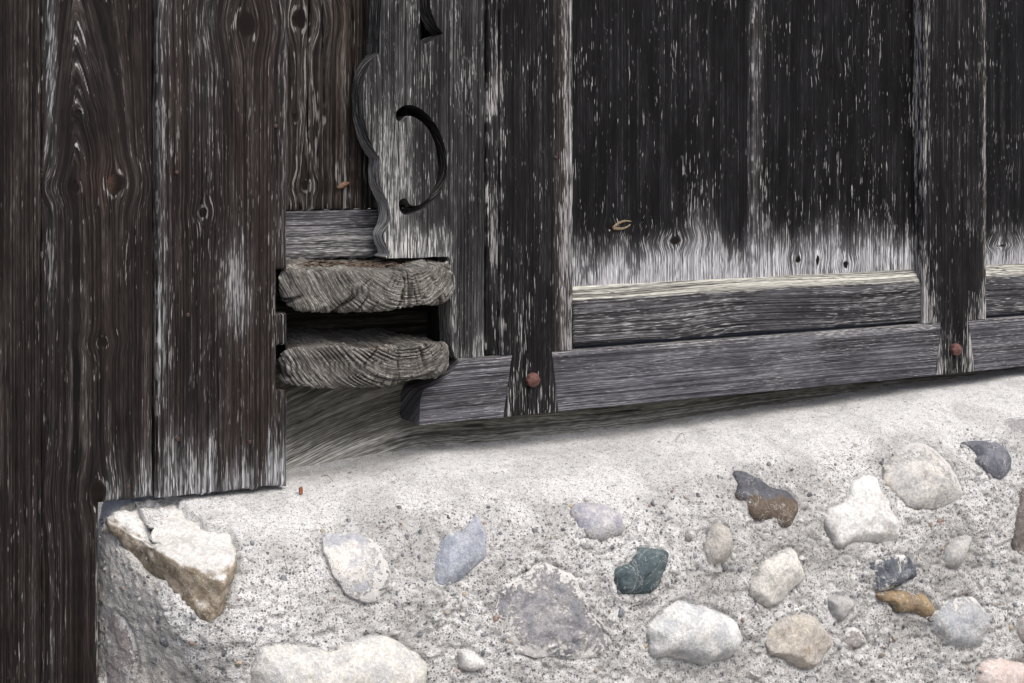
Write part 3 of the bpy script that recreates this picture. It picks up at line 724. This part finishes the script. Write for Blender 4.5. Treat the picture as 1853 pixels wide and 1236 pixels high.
# posts with dovetailed feet let into the rail
zr_t = zat(1000, 637, 0); zr_b = zat(1000, 746, 0)
def post(front, tail, seed, wash, warm):
    (xl, xr), (tl, tr, bl, br) = front, tail
    loop = [(xl, TOP), (xl, zr_t + .001), (tl, zr_t + .001), (bl, zr_b), (br, zr_b), (tr, zr_t + .001), (xr, zr_t + .001), (xr, TOP)]
    return plate('post', M['post'], loop, 0, .10, wall, seed=seed, wash=wash, warm=warm, bev=.003, cell=.008, stain=[((bl + br) / 2, zr_t + .03, .06), ((bl + br) / 2, zr_b + .05, .06)])
x1l, x1r = xat(906, 0), xat(1036, 0)
def wash1(X, Y, Z):
    e = sstep(x1r - .042, x1r - .012, X + .012 * vnoise(Z * 7, X * 10, 3)) * (.50 + .15 * vnoise(X * 30, Z * 6, 2))
    l = np.exp(-((X - x1l) / .009) ** 2) * .4
    b = .22 * sstep(zr_t + .02, zr_t - .06, Z)
    return e + l + b
def warm1(X, Y, Z): return .8 * sstep(x1r - .045, x1r - .02, X) * (.6 + .5 * vnoise(X * 25, Z * 5, 9))
post1 = post((x1l, x1r), (xat(928, 0), xat(998, 0), xat(912, 0), xat(1010, 0)), 21, wash1, warm1)
x2l, x2r = xat(1671, 0), xat(1784, 0)
def wash2(X, Y, Z):
    e = np.exp(-((X - x2l) / .016) ** 2) * (.52 + .2 * vnoise(X * 30, Z * 6, 2)) + np.exp(-((X - x2r) / .014) ** 2) * (.52 + .2 * vnoise(X * 30, Z * 6, 7))
    e = e + .3 * sstep(zr_t + .12, zr_t, Z) * (np.abs(X - (x2l + x2r) / 2) > .035)
    return e + .25 * sstep(zr_t - .0, zr_t - .06, Z)
post2 = post((x2l, x2r), (xat(1704, 0), xat(1752, 0), xat(1694, 0), xat(1764, 0)), 22, wash2, lambda X, Y, Z: .3 * sstep(x2r - .03, x2r, X))
# bottom rail
zr_b2 = zr_b
def rail(loop, seed, wash=None):
    return plate('rail', M['rail'], loop, .001, .08, wall, axis='x', seed=seed, bev=.0025, cell=.016, wash=wash or (lambda X, Y, Z: .10 + .12 * vnoise(X * 5, Z * 30, seed) + .35 * np.exp(-((Z - zr_t) / .006) ** 2)))
g_ = .0012
endc = [XZ(a, b, 0) for a, b in ((831, 648), (827, 660), (815, 677), (798, 690), (780, 700), (766, 708), (761, 728))]
endc = smooth_loop(endc, False, 3); endc[0] = (endc[0][0], zr_t)
xe = xat(759, 0)
rail([*endc[::-1], (xat(928, 0) - g_, zr_t), (xat(912, 0) - g_, zr_b), (xe, zr_b)][::-1], 31)
rail([(xat(998, 0) + g_, zr_t), (xat(1704, 0) - g_, zr_t), (xat(1694, 0) - g_, zr_b), (xat(1010, 0) + g_, zr_b)][::-1], 32)
rail([(xat(1752, 0) + g_, zr_t), (2.6, zr_t), (2.6, zr_b), (xat(1764, 0) + g_, zr_b)][::-1], 33)
# panel boards
zs_t = zat(1036, 519, YP)
def washP(X, Y, Z):
    n = vnoise(X * 150, Z * 8, 4) * .006 + vnoise(X * 45, Z * 9, 5) * .014 + vnoise(X * 9, 0, 6) * .016
    low = np.clip(np.exp(-(np.clip(Z - zs_t + n - .008, 0, 9) / .062) ** 1.3), 0, 1)
    xj = xat(1362, YP)
    j = np.where(X < xj, np.exp(-((X - xj) / .016) ** 2), np.exp(-((X - xj) / .042) ** 2)) * (.34 + .14 * vnoise(X * 30, Z * 5, 7) + .08 * vnoise(X * 90, Z * 12, 8))
    return .88 * low + j + .05 + .10 * vnoise(X * 9, Z * 5, 12)
xj = xat(1360, YP); xpl = x1r - .02; xpr = x2l + .03
kP = knots_px([(1125, 409, .010, .006), (1187, 420, .006, .010), (1240, 435, .014, .008), (1208, 292, .006, .006)], YP)
kP2 = knots_px([(1461, 468, .008, .008), (1495, 470, .005, .012), (1545, 478, .008, .008), (1520, 130, .01, .01)], YP)
wr = lambda X, Y, Z: .35 * np.exp(-((X - xj - .012) / .012) ** 2)
pb1 = grid_board('panel_board', M['panel'], xpl, xj - .0006, zs_t - .03, TOP, YP, .03, wall, seed=41, step=(.006, .010), wash=washP, knots=kP, warm=wr)
grid_board('panel_board', M['panel'], xj + .0006, xpr, zs_t - .03, TOP, YP - .0015, .03, wall, seed=42, step=(.006, .010), wash=washP, knots=kP2, warm=wr)
kP3 = knots_px([(1828, 295, .009, .006), (1826, 441, .02, .005)], YP)
grid_board('panel_board', M['panel'], x2r - .02, 2.1, zs_t - .03, TOP, YP, .03, wall, seed=43, step=(.008, .012), wash=lambda X, Y, Z: .9 * np.clip(np.exp(-np.clip(Z - zs_t + .02 * vnoise(X * 60, Z * 6, 4) - .012, 0, 9) / .05), 0, 1), knots=kP3)
# bevelled panel sills
z_t, z_c, z_b = zat(1036, 519, YP), zat(1036, 545, .006), zat(1036, 627, .006)
def sill(xa, xb, seed):
    prof = [(YP + .02, z_t + .004), (YP - .003, z_t), (YP - .012, z_t - .010), (.014, z_c + .006), (.009, z_c + .001), (.0085, z_c - .003), (.006, z_c - .006)]
    prof += [(.005 + .001 * math.sin(k * 2.1), z_c - .006 + (z_b + .004 - z_c + .006) * k / 12) for k in range(1, 13)] + [(.007, z_b + .001), (.011, z_b), (.05, z_b)]
    xs = lines(xa, xb, .012); n = len(prof)
    V = []
    for x in xs:
        for (yy, zz) in prof:
            e = .002 if (x == xs[0] or x == xs[-1]) else 0
            V.append((x, yy + e + .001 * float(vnoise(x * 8, zz * 20, seed)), zz + .0007 * float(vnoise(x * 20, zz * 60, seed + 2))))
    fs = []
    for i in range(len(xs) - 1):
        for j in range(n - 1): a = i * n + j; fs.append((a, a + 1, a + n + 1, a + n))
    fs.append(tuple(range(n))[::-1]); fs.append(tuple((len(xs) - 1) * n + j for j in range(n)))
    me = bpy.data.meshes.new('sill'); me.from_pydata(V, [], fs)
    V = np.array(V)
    gc, wx = field(V, 'x', seed, warp=lambda A, X, Z: A + .006 * np.exp(-((X - xat(1230, 0)) / .07) ** 2) * sstep(z_c, z_b, Z) + .004 * np.sin(X * 9),
                   wash=lambda X, Y, Z: .62 * sstep(z_c - .003, z_c + .004, Z) + .14 + .16 * vnoise(X * 5, Z * 40, 3)); 
    attrs(me, gc, wx)
    bm = bmesh.new(); bm.from_mesh(me); bmesh.ops.recalc_face_normals(bm, faces=bm.faces[:]); bm.to_mesh(me); bm.free()
    return link('sill', me, M['sill'], wall, 35)
sill(xat(1037.5, .006), x2l - .001, 51)
sill(x2r + .0015, 2.1, 52)
# fillet strips between the fretted board and the post
grid_board('strip', M['post'], xat(879, .006), x1l - .0022, zr_t + .001, TOP, .004, .05, wall, seed=61, step=(.005, .02), wash=lambda X, Y, Z: .22 + .25 * vnoise(X * 60, Z * 9, 2) + 0 * X)
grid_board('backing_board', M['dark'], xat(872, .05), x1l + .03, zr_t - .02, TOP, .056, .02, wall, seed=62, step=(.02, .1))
# faceted square-cut bolt heads
def bolt(px, py, r, parent):
    x, _, z = W(px, py, 0); bm = bmesh.new(); rng = random.Random(px)
    def ringv(rr, yy, ph=0, jit=0): return [bm.verts.new((x + rr * (1 + jit * rng.uniform(-1, 1)) * math.cos(a), yy, z + rr * (1 + jit * rng.uniform(-1, 1)) * math.sin(a))) for a in [ph + k * math.pi / 4 for k in range(8)]]
    a = ringv(r * .93, .006); b = ringv(r, -.006, 0, .05); c = ringv(r * .92, -.0095, 0, .05); t = bm.verts.new((x + .001, -.0165, z + .001))
    for A, B in ((a, b), (b, c)):
        for k in range(8): bm.faces.new((A[k], A[(k+1) % 8], B[(k+1) % 8], B[k]))
    for k in range(8): bm.faces.new((c[k], c[(k+1) % 8], t))
    bmesh.ops.recalc_face_normals(bm, faces=bm.faces[:])
    me = bpy.data.meshes.new('bolt_head'); bm.to_mesh(me); bm.free()
    o = link('bolt_head', me, M['bolt'], parent, 12); o['label'] = 'rust-red faceted iron bolt head'
bolt(962, 687, .0138, post1); bolt(1727, 632, .0138, post2)
nail(1006, 285, -.001, .004, post1)

# ------------------------------------------------------------------ fretted board
YC = .004
Lf = [(690, 0), (688, 50), (687, 95), (677, 104), (668, 118), (661, 136), (657, 163), (657, 202), (661, 225), (668, 252), (678, 272), (687, 287)]
Lf2 = [(687, 287), (686, 303), (687, 330), (692, 345), (699, 361), (704, 376), (705, 392), (703, 404), (698, 415), (695, 427), (698, 442), (703, 452)]
left = Lf[:2] + smooth_loop(Lf[2:], False, 3)[:-1] + smooth_loop(Lf2, False, 3) + [(704, 460), (697, 465), (700, 468), (811, 464), (813, 470), (817, 625), (824, 646)]
loop = [(xat(690, YC), TOP)] + Lp(left, YC) + [(xat(876, YC), zr_t + .001), (xat(876, YC), TOP)]
loop[-3] = (loop[-3][0], zr_t + .001)
curl = [(719,200),(732.5,191),(752,192),(771,204),(787,223),(800,248),(808,279),(809,306),(804,330),(795,349),(779,369),(760,382),(742,389),(730.6,388),(723,380),(721.7,367),(727,360),(734.5,359),(738.5,365),(743,371.5),(754,373),(765.5,367),(777,355),(787,338),(792,314),(792,287),(787,260),(779,240.6),(767.5,225),(754,214),(741,209.5),(736,212),(732,218.5),(725,221),(718,216.5),(716.5,208)]
up = [(760, -85), (760, 74), (768, 79), (776, 79), (786, 68), (802, 61), (792, 50), (785, 36), (779, 14), (777, -20), (776, -85), (768, -100)]
def washF(X, Y, Z):
    return .05 + .98 * washF0(X, Y, Z)
def washF0(X, Y, Z):
    c = XZ(745, 300, YC); a = .36 * np.exp(-((X - xat(700, YC)) / .055) ** 2) * sstep(zat(700, 60, YC), zat(700, 330, YC), Z)
    lo = .46 * sstep(zat(760, 385, YC), zat(760, 440, YC), Z + .02 * vnoise(X * 50, Z * 5, 3)) * sstep(xat(835, YC), xat(800, YC), X)
    lo2 = .42 * sstep(zr_t + .07, zr_t + .01, Z + .03 * vnoise(X * 50, Z * 5, 5))
    rg = .22 * np.exp(-((X - xat(782, YC)) / .015) ** 2) * sstep(zat(780, 180, YC), zat(780, 90, YC), Z) 
    side = .25 * (Y > YC + .004)
    return .10 + np.maximum(a, np.maximum(lo, lo2)) + rg + side + .10 * vnoise(X * 12, Z * 4, 2) - .08 * sstep(xat(800, YC), xat(850, YC), X)
fret = plate('fretted_board', M['carved'], loop, YC, .048, None, seed=71, holes=[smooth_loop(Lp(curl, YC), True, 3), Lp(up, YC)], cell=.011, bev=.0018, wash=washF)
tag(fret, 'grey board with a scalloped left edge and a C-shaped scroll cut through it', 'board')

# ------------------------------------------------------------------ recess behind: ribbed boards, cross piece, sill beam, dark timbers
bwall = thing('recessed_boards', 'ribbed brown upright boards set back behind the scroll-cut board', 'boarding', (xat(600, .09), .09, 1.2))
YR = .085
zb_ = zat(600, 378, YR)
xs_b = [xat(v, YR) for v in (250, 560, 638, 760, 890)]
def ribs(seed, amp):
    def f(X, Z):
        u = X + .003 * vnoise(X * 20, Z * 3, seed)
        r = vnoise(u * 95, Z * 1.2, seed) ; cr = sstep(.14, .0, np.abs(vnoise(u * 38, Z * 1.6, seed + 4)))
        return amp * (-r) + .007 * cr
    return f
kR = knots_px([(608, 37, .014, .018), (598, 213, .006, .007), (622, 335, .008, .008)], YR)
for i in range(4):
    grid_board('board', M['back'], xs_b[i] + .0008, xs_b[i+1] - .0008, zb_ - .002, TOP, YR + (0, .002, .006, .0)[i], .03, bwall, seed=81 + i, step=(.0022, .012), relief=ribs(81 + i, .0028), knots=kR, ragged=.003,
               wash=lambda X, Y, Z: .16 + .22 * vnoise(X * 60, Z * 2, 4), warm=lambda X, Y, Z: .1 + .6 * np.exp(-((X - xat(632, YR)) / .022) ** 2))
zc0 = zat(600, 468, .075)
grid_board('cross_rail', M['rail'], xs_b[0], xat(760, .07), zc0, zb_ - .003, .072, .05, bwall, axis='x', seed=86, step=(.012, .004), ragged=.006,
           relief=lambda X, Z: .0022 * vnoise(X * 2, Z * 160, 5), wash=lambda X, Y, Z: .22 + .3 * sstep(zc0 + .06, zc0 + .01, Z) + .1 * vnoise(X * 4, Z * 50, 3))
# broken knot splinter
x, _, z = W(622, 335, YR - .004)
hb = bmesh.new(); bmesh.ops.create_icosphere(hb, subdivisions=2, radius=1)
for v in hb.verts:
    n_ = 1 + .35 * float(vnoise(v.co.x * 2.2, v.co.y * 2.2, v.co.z * 2.2, 9)); v.co = Vector((x + v.co.x * .011 * n_, YR - .002 + v.co.y * .008 * n_, z + v.co.z * .006 * n_ + v.co.x * .003))
me = bpy.data.meshes.new('knot'); hb.to_mesh(me); hb.free()
link('knot', me, m_simple('knot_wood', (.10, .05, .03), (.38, .24, .16), 90, .8, .003), bwall, 30)['label'] = 'broken orange-brown knot'

sb = thing('sill_beam', 'greenish grey sill beam with deep curving grain, lying on the mortar under the rail', 'beam', (xat(640, .08), .08, .95))
def warpS(A, X, Z):
    x0 = xat(760, .08); t = np.clip((x0 - X) / .35, 0, 1)
    return A + .11 * t ** 1.4 + .006 * np.sin(X * 6)
zst = zat(600, 698, .08) + .02
grid_board('beam_face', M['sillbeam'], xs_b[0], 2.6, .88, zst + .03, .08, .1, sb, axis='x', seed=91, step=(.014, .003), warp=warpS,
           relief=lambda X, Z: .0036 * vnoise(0 * X, (Z + .11 * np.clip((xat(760, .08) - X) / .35, 0, 1) ** 1.4) * 150 + .8 * vnoise(X * 3, Z * 9, 2), 5),
           wash=lambda X, Y, Z: .12 + .66 * sstep(1.03, .95, Z + .02 * vnoise(X * 6, Z * 20, 3)) * sstep(xat(900, .08), xat(640, .08), X) + .35 * sstep(.99, .965, Z) * sstep(xat(700, .08), xat(900, .08), X))
# dark timbers deep in the slot between the beam ends
slot = thing('packing_timber', 'dark rough timber deep between the two stacked beam ends', 'timber', (xat(650, .12), .12, 1.15))
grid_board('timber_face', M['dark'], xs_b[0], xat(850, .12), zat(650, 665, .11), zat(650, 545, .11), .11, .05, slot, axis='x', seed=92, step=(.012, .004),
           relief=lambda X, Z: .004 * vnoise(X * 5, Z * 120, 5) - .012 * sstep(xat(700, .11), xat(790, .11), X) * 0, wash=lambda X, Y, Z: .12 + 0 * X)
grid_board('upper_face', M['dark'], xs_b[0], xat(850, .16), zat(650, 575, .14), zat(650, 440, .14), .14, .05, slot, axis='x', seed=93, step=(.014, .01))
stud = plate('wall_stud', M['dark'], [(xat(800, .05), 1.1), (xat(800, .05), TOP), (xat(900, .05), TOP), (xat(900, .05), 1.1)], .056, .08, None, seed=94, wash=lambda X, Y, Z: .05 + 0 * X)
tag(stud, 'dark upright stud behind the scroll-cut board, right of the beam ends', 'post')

# ------------------------------------------------------------------ beam ends
def beam_end(name, label, path, ringc, seed, crack_px, moss, red):
    # path: (px, Y, top py, bottom py); the outer line in plan with its height
    P0 = []
    for (px, Y, t, b) in path:
        X, _, zt = W(px, t, Y); zb2 = zat(px, b, Y); P0.append((X, Y, zt, zb2))
    Q = np.array(smooth_loop(P0, False, 40)); 
    seg = np.concatenate([[0], np.cumsum(np.hypot(np.diff(Q[:, 0]), np.diff(Q[:, 1])))])
    ss = np.arange(0, seg[-1], .0016); Q = np.stack([np.interp(ss, seg, Q[:, k]) for k in range(4)], 1)
    tx, ty = np.gradient(Q[:, 0]), np.gradient(Q[:, 1]); l = np.hypot(tx, ty); inx, iny = -ty / l, tx / l
    NJ2 = 110; V = np.zeros((len(Q), NJ2, 3))
    zc_ = (Q[:, 2] + Q[:, 3]) / 2; hz = (Q[:, 2] - Q[:, 3]) / 2
    cx = (Q[0, 0] * .55 + Q[-1, 0] * .45)
    for j in range(NJ2):
        if j < 18: phi = math.pi / 2; ext = (18 - j) / 18
        elif j >= NJ2 - 12: phi = -math.pi / 2; ext = (j - NJ2 + 13) / 12
        else: phi = math.pi / 2 - math.pi * (j - 18) / (NJ2 - 31); ext = 0
        s_1, c_1 = math.sin(phi), max(0, math.cos(phi))
        zz = zc_ + hz * np.sign(s_1) * abs(s_1) ** .38
        rin = .019 * (1 - c_1 ** .5)
        bx = Q[:, 0] + inx * rin; by = Q[:, 1] + iny * rin
        tgx = bx * .75 + cx * .25; tgy = np.full(len(Q), .115)
        V[:, j, 0] = bx + (tgx - bx) * ext; V[:, j, 1] = by + (tgy - by) * ext; V[:, j, 2] = zz + (.012 * ext if phi > 0 else 0)
    x, y, z = V[..., 0], V[..., 1], V[..., 2]
    rc = W(*ringc, -.07); rx, rz = rc[0], rc[2]
    dist = np.sqrt((x - rx) ** 2 * .8 + (z - rz) ** 2 + (y + .07) ** 2 * .5); ang = np.arctan2(z - rz, x - rx)
    dist = dist + .006 * fbm(x * 14, y * 14, z * 14, 3, seed)
    front = np.clip(1 - np.abs(np.arange(NJ2) - 58) / 52, 0, 1)[None, :] ** .4
    ph = ((dist + .004 * vnoise(dist * 40, ang * .5, 0, seed + 1)) * 165) % 1.0
    groove = sstep(.0, .35, ph) * sstep(1.0, .75, ph)
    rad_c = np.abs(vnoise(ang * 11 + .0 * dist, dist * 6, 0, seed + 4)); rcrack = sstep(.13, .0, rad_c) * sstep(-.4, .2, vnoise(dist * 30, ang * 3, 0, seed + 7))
    gm = sstep(-.5, .5, fbm(x * 25, y * 25, z * 25, 3, seed + 30)) * (.45 if seed == 101 else 1)
    dsp2 = .006 * (groove - .6) * front * gm - .006 * rcrack * front + .008 * fbm(x * 22, y * 22, z * 22, 4, seed + 2) + .003 * fbm(x * 110, y * 110, z * 110, 3, seed + 3)
    rot = sstep(xat(690, -.08), xat(810, -.08), x); dsp2 = dsp2 - rot * .008 * sstep(.1, .6, fbm(x * 60, y * 60, z * 60, 4, seed + 8))
    N2 = gnorm(V)
    if N2[60, 58, 1] > 0: N2 = -N2
    # the split: right-hand half has moved back
    xc = xat(crack_px, -.08) + .003 * vnoise(z * 90, 0, 0, seed)
    V2 = V + dsp2[..., None] * N2
    near = (y < .05)
    V2[..., 1] += np.where((x > xc), .017, 0) * near
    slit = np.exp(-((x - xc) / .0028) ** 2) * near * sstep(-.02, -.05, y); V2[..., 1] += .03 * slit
    me = bpy.data.meshes.new(name); me.from_pydata(V2.reshape(-1, 3).tolist(), [], grid_faces(len(Q), NJ2).tolist())
    mossv = sstep(0, .5, fbm(x * 12, y * 12, z * 12, 3, seed + 20) + moss - .4)
    wv = .28 + .25 * fbm(x * 20, y * 20, z * 20, 3, seed + 5) + .10 * groove * gm + .25 * mossv * moss - .5 * rcrack * front
    wm = red * sstep(.45, .75, fbm(x * 10, y * 10, z * 10, 2, seed + 6) + .5) + .35 * sstep(90, 100, np.arange(NJ2))[None, :]
    topj = (np.arange(NJ2) < 30)[None, :]
    gu = np.where(topj, x * .6 + y * .2, dist); gv = np.where(topj, y * 1.0, ang * .12)
    gc = np.stack([gu, gv, np.full_like(dist, seed * 1.1)], 2).reshape(-1, 3)
    attrs(me, gc, np.stack([np.clip(wv, 0, 1), 0 * wv, np.clip(wm, 0, 1), np.clip(1 - .75 * rcrack * front - .8 * slit, 0, 1)], 2).reshape(-1, 4))  # alpha paints shade into the radial cracks and the split
    bm = bmesh.new(); bm.from_mesh(me); 
    ctr = bm.faces; fl_ = [f for f in bm.faces if f.calc_center_median().y < -.03]
    if sum(f.normal.y for f in fl_) > 0: bmesh.ops.reverse_faces(bm, faces=bm.faces[:])
    bm.to_mesh(me); bm.free()
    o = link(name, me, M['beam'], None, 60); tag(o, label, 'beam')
    return o
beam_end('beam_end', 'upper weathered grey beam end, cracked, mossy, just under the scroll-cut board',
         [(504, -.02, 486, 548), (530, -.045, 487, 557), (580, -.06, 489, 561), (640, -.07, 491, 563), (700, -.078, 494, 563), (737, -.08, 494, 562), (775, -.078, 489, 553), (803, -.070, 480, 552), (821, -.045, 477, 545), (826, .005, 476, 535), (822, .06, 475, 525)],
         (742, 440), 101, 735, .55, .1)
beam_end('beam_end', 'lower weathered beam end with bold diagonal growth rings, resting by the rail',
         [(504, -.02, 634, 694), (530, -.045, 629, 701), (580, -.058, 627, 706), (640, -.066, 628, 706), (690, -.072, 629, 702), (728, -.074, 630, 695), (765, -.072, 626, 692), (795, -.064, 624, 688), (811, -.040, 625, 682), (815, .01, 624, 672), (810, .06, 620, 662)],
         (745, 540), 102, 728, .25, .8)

# ------------------------------------------------------------------ loose bits
def strands(name, pts, mat, r=.0006):
    V, Fs = [], []
    for L in pts:
        b = len(V)
        for i, p in enumerate(L):
            for k in range(3):
                a = k * 2.094; V.append((p[0] + r * math.cos(a), p[1] + r * math.sin(a) * .5, p[2] + r * math.sin(a)))
        for i in range(len(L) - 1):
            for k in range(3):
                a, c = b + i * 3 + k, b + i * 3 + (k + 1) % 3; Fs.append((a, c, c + 3, a + 3))
    me = bpy.data.meshes.new(name); me.from_pydata(V, [], Fs); return link(name, me, mat, None, 0)
rng = random.Random(4); L = []
for k in range(240):
    px = rng.uniform(520, 770); Y = rng.uniform(.0, .07); X, _, z = W(px, 474 + rng.uniform(-3, 4), .05)
    a = rng.uniform(-.5, .5); ln = rng.uniform(.012, .035); q = []
    for i in range(4):
        t = i / 3; q.append((X + ln * (t - .5) * math.cos(a), Y + rng.uniform(-.002, .002) - .01 * t, z - .004 + ln * (t - .5) * math.sin(a) + .006 * t * (1 - t)))
    L.append(q)
o = strands('dry_needles', L, M['needle'], .0008); o['kind'] = 'stuff'; tag(o, 'brown dry needles and dust caught on top of the upper beam end', 'debris')
def chip(px, py, sx, sz, mat, label):
    p, n = hit(px, py); bm = bmesh.new(); bmesh.ops.create_cube(bm, size=1)
    bmesh.ops.subdivide_edges(bm, edges=bm.edges[:], cuts=2, use_grid_fill=True)
    for v in bm.verts:
        c = v.co.copy(); c += Vector([.12 * float(vnoise(c.x * 4, c.y * 4, c.z * 4, s)) for s in (1, 2, 3)]); v.co = Vector((p.x + c.x * sx, p.y - .004 + c.y * .004, p.z + .004 + c.z * sz))
    me = bpy.data.meshes.new('bark_chip'); bm.to_mesh(me); bm.free()
    tag(link('bark_chip', me, M[mat], None, 40), label, 'chip')
chip(543, 891, .005, .011, 'chip', 'tiny orange bark chip lying on the mortar below the planks')
def straw(pts, label):
    q = []
    for (px, py, lift) in pts:
        p, n = hit(px, py); q.append((p.x, p.y - lift * .3, p.z + lift))
    q = smooth_loop(q, False, 4); o = strands('straw', [q], M['straw'], .0007); tag(o, label, 'straw')
straw([(581, 866, .004), (592, 873, .012), (602, 878, .006)], 'thin curled straw on the mortar right of the orange chip')
straw([(1222, 800, .004), (1232, 795, .012), (1240, 803, .005)], 'thin curled straw on the mortar below the middle of the rail')

# crescent-shaped knot standing out of the black panel
def crescent(px, py, parent):
    bm = bmesh.new(); rows = []
    pts = [(18, -8), (8, -9), (-4, -6), (-12, 1), (-14, 4), (-8, 5), (0, 5), (10, 2), (16, -3)]
    pts = smooth_loop([XZ(px + a, py + b_, YP - .002) for a, b_ in pts], False, 3)
    n = len(pts)
    for i, (x, z) in enumerate(pts):
        t = i / (n - 1); r = .0008 + .0026 * math.sin(math.pi * t) ** .8
        nx = pts[min(i + 1, n - 1)][0] - pts[max(i - 1, 0)][0]; nz = pts[min(i + 1, n - 1)][1] - pts[max(i - 1, 0)][1]; l = math.hypot(nx, nz) + 1e-9
        rows.append([bm.verts.new((x - nz / l * r * math.cos(a), YP - .0015 - r * .7 * math.sin(a), z + nx / l * r * math.cos(a))) for a in [k * math.pi / 4 - .4 for k in range(6)]])
    for A, B in zip(rows, rows[1:]):
        for k in range(5): bm.faces.new((A[k], A[k + 1], B[k + 1], B[k]))
    bmesh.ops.recalc_face_normals(bm, faces=bm.faces[:])
    me = bpy.data.meshes.new('knot'); bm.to_mesh(me); bm.free()
    link('knot', me, m_simple('knot_ring', (.10, .075, .045), (.26, .20, .13), 260, .8, .001), parent, 60)['label'] = 'tan crescent-shaped knot'
crescent(1125, 409, pb1)
